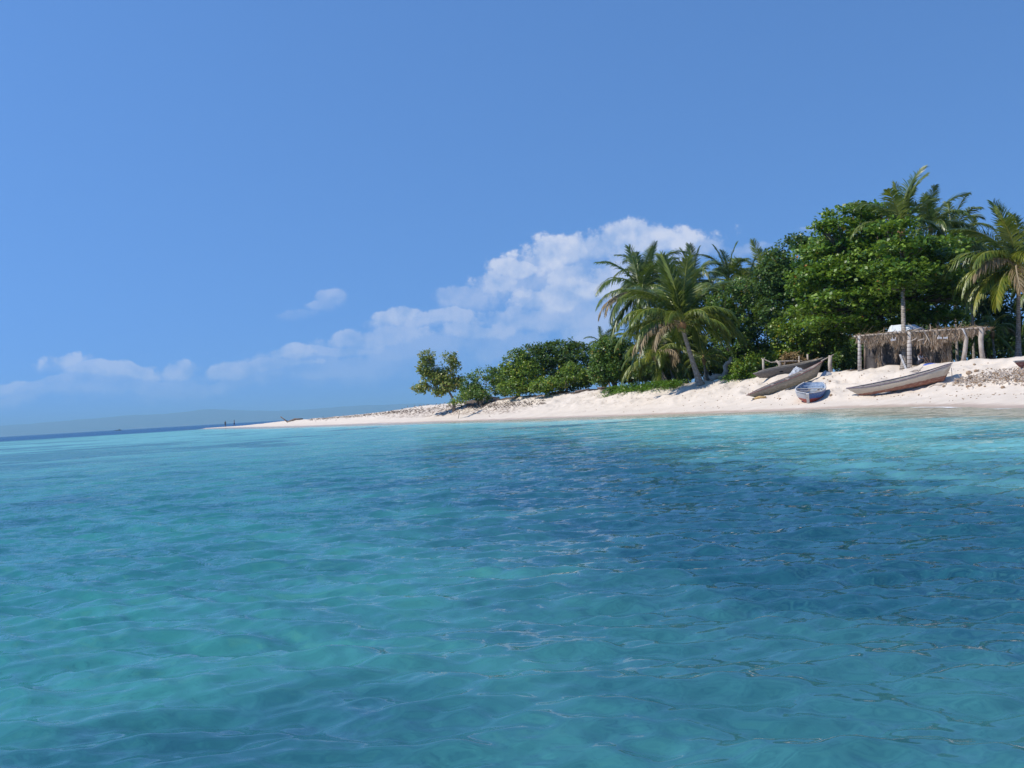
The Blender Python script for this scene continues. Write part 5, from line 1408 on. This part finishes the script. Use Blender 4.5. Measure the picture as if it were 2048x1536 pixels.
# husks one can tell apart
rgh = random.Random(3)
HS = [(1938, 749, .14, 'round coconut husk at the left end of the debris heap, largest of its kind'), (1952, 744, .10, 'coconut husk just right of the round one'), (1913, 769, .09, 'husk lying alone below the high end of the long white boat'),
      (1888, 774, .08, 'brown husk under the high end of the long white boat'), (1936, 775, .09, 'husk below the left part of the debris heap'), (1960, 772, .09, 'husk at the lower edge of the debris heap'),
      (1949, 731, .07, 'single husk on the smooth sand above the debris heap'), (1660, 764, .08, 'husk right of the blue skiff'), (1662, 793, .09, 'brown husk on the sand right of the blue skiff'), (1648, 758, .07, 'small husk up the slope from the blue skiff'),
      (2006, 777, .09, 'husk on the sand below the middle of the debris heap'), (1560, 799, .07, 'little husk between the roller log and the blue skiff')]
for i, (px, py, r, lab) in enumerate(HS):
    a = on_sand(px, py); mb = MB(); mb.blob((0, 0, r * .55), (r * 1.15, r * .95, r * .85), 4, .12, i); o = mb.build('coconut_husk', m_husk, None, True); o.location = a; tag(o, lab, 'husk', 'coconut husks scattered on the sand')
# heap of broken coral, husk and sticks
rg = np.random.default_rng(31); mb = MB(); r3 = random.Random(8)
for i in range(1100):
    px = 1905 + (2110 - 1905) * rg.random() ** .8
    w_ = np.interp(px, [1905, 1960, 2048, 2110], [4, 13, 17, 16]); c_ = np.interp(px, [1905, 1960, 2048, 2110], [767, 758, 752, 748])
    py = c_ + rg.normal() * w_ * .45
    a = on_sand(px, py)
    if rg.random() < .45:
        s = rg.uniform(.02, .065); mb.blob(a + Vector((0, 0, s * .5)), (s * 1.3, s, s * .8), 2, .3, i, mi=int(rg.integers(0, 3)))
    else:
        v_ = Vector((r3.uniform(-1, 1), r3.uniform(-1, 1), r3.uniform(0, .7))).normalized() * rg.uniform(.12, .38)
        mb.tube([a + Vector((0, 0, .03)), a + v_ * .5 + Vector((0, 0, .05)), a + v_], [.016, .02, .01], 5, mi=int(rg.integers(0, 3)))
o = mb.build('debris_heap', [m_husk, m_drift, mat_wood('coral_rubble', (0.50, 0.42, 0.34), (0.66, 0.58, 0.50), 8)], None, True); o['kind'] = 'stuff'; tag(o, 'heap of broken coral, husks and sticks on the sand slope at the right', 'beach debris')
# thin scatter of small bits over the beach
mb = MB()
for i in range(420):
    px = rg.uniform(1150, 2080); f_ = rg.random()
    top = np.interp(px, [1150, 1400, 1717, 2048], [784, 766, 745, 722]); bot = np.interp(px, [1150, 1400, 1717, 2048], [826, 822, 806, 806])
    if rg.random() < .3 and px > 1700: py = np.interp(px, [1700, 1800, 2048], [792, 793, 789]) + rg.normal() * 1.2
    else: py = top + (bot - top) * f_ ** 1.2
    a = on_sand(px, py); s = rg.uniform(.012, .035)
    mb.blob(a + Vector((0, 0, s * .4)), (s * 1.5, s, s * .8), 2, .3, i)
o = mb.build('beach_litter', m_husk, None, True); o['kind'] = 'stuff'; tag(o, 'thin scatter of husk and weed bits over the white sand', 'beach debris')
# dry weed and twigs along the wrack line of the far beach
mb = MB()
for i in range(700):
    px = rg.uniform(620, 1090); 
    if px < 800: py = np.interp(px, [620, 700, 800], [839, 833, 823]) + abs(rg.normal()) * 2.0
    else: py = np.interp(px, [800, 900, 1000, 1090], [824, 815, 812, 806]) + rg.normal() * np.interp(px, [800, 950, 1090], [3.5, 4.5, 3])
    a = on_sand(px, py); v_ = Vector((r3.uniform(-1, 1), r3.uniform(-1, 1), r3.uniform(0, .5))).normalized() * rg.uniform(.15, .55)
    mb.tube([a + Vector((0, 0, .02)), a + v_ * .5 + Vector((0, 0, .06)), a + v_], [.02, .03, .012], 4)
o = mb.build('wrack_line', m_drift_d, None, True); o['kind'] = 'stuff'; tag(o, 'dark strip of dry weed and twigs along the far beach', 'beach debris')

def proj(p):
    d = Vector(p) - Vector((0, 0, CAM_H)); return (round(1024 + 2048 * d.dot(_RX) / d.dot(_F)), round(768 - 2048 * d.dot(_UY) / d.dot(_F)))
# ------------------------------------------------------------------ haze
HAZE = 1
if HAZE:
    mt, T = material('haze_air')
    vol = T.node('ShaderNodeVolumePrincipled', ins={'Color': (0.43, 0.78, 1.0), 'Density': 8.8e-5, 'Anisotropy': 0.0})
    o_ = T.node('ShaderNodeOutputMaterial'); T.l.new(vol.outputs[0], o_.inputs[1])
    b = MB(); b.box((0, 0, (-4.6 + 330) / 2), (63000, 63000, 330 + 4.6))
    hz_ = b.build('haze', mt); hz_['kind'] = 'stuff'; hz_['label'] = 'thin blue sea haze'; hz_['category'] = 'haze'
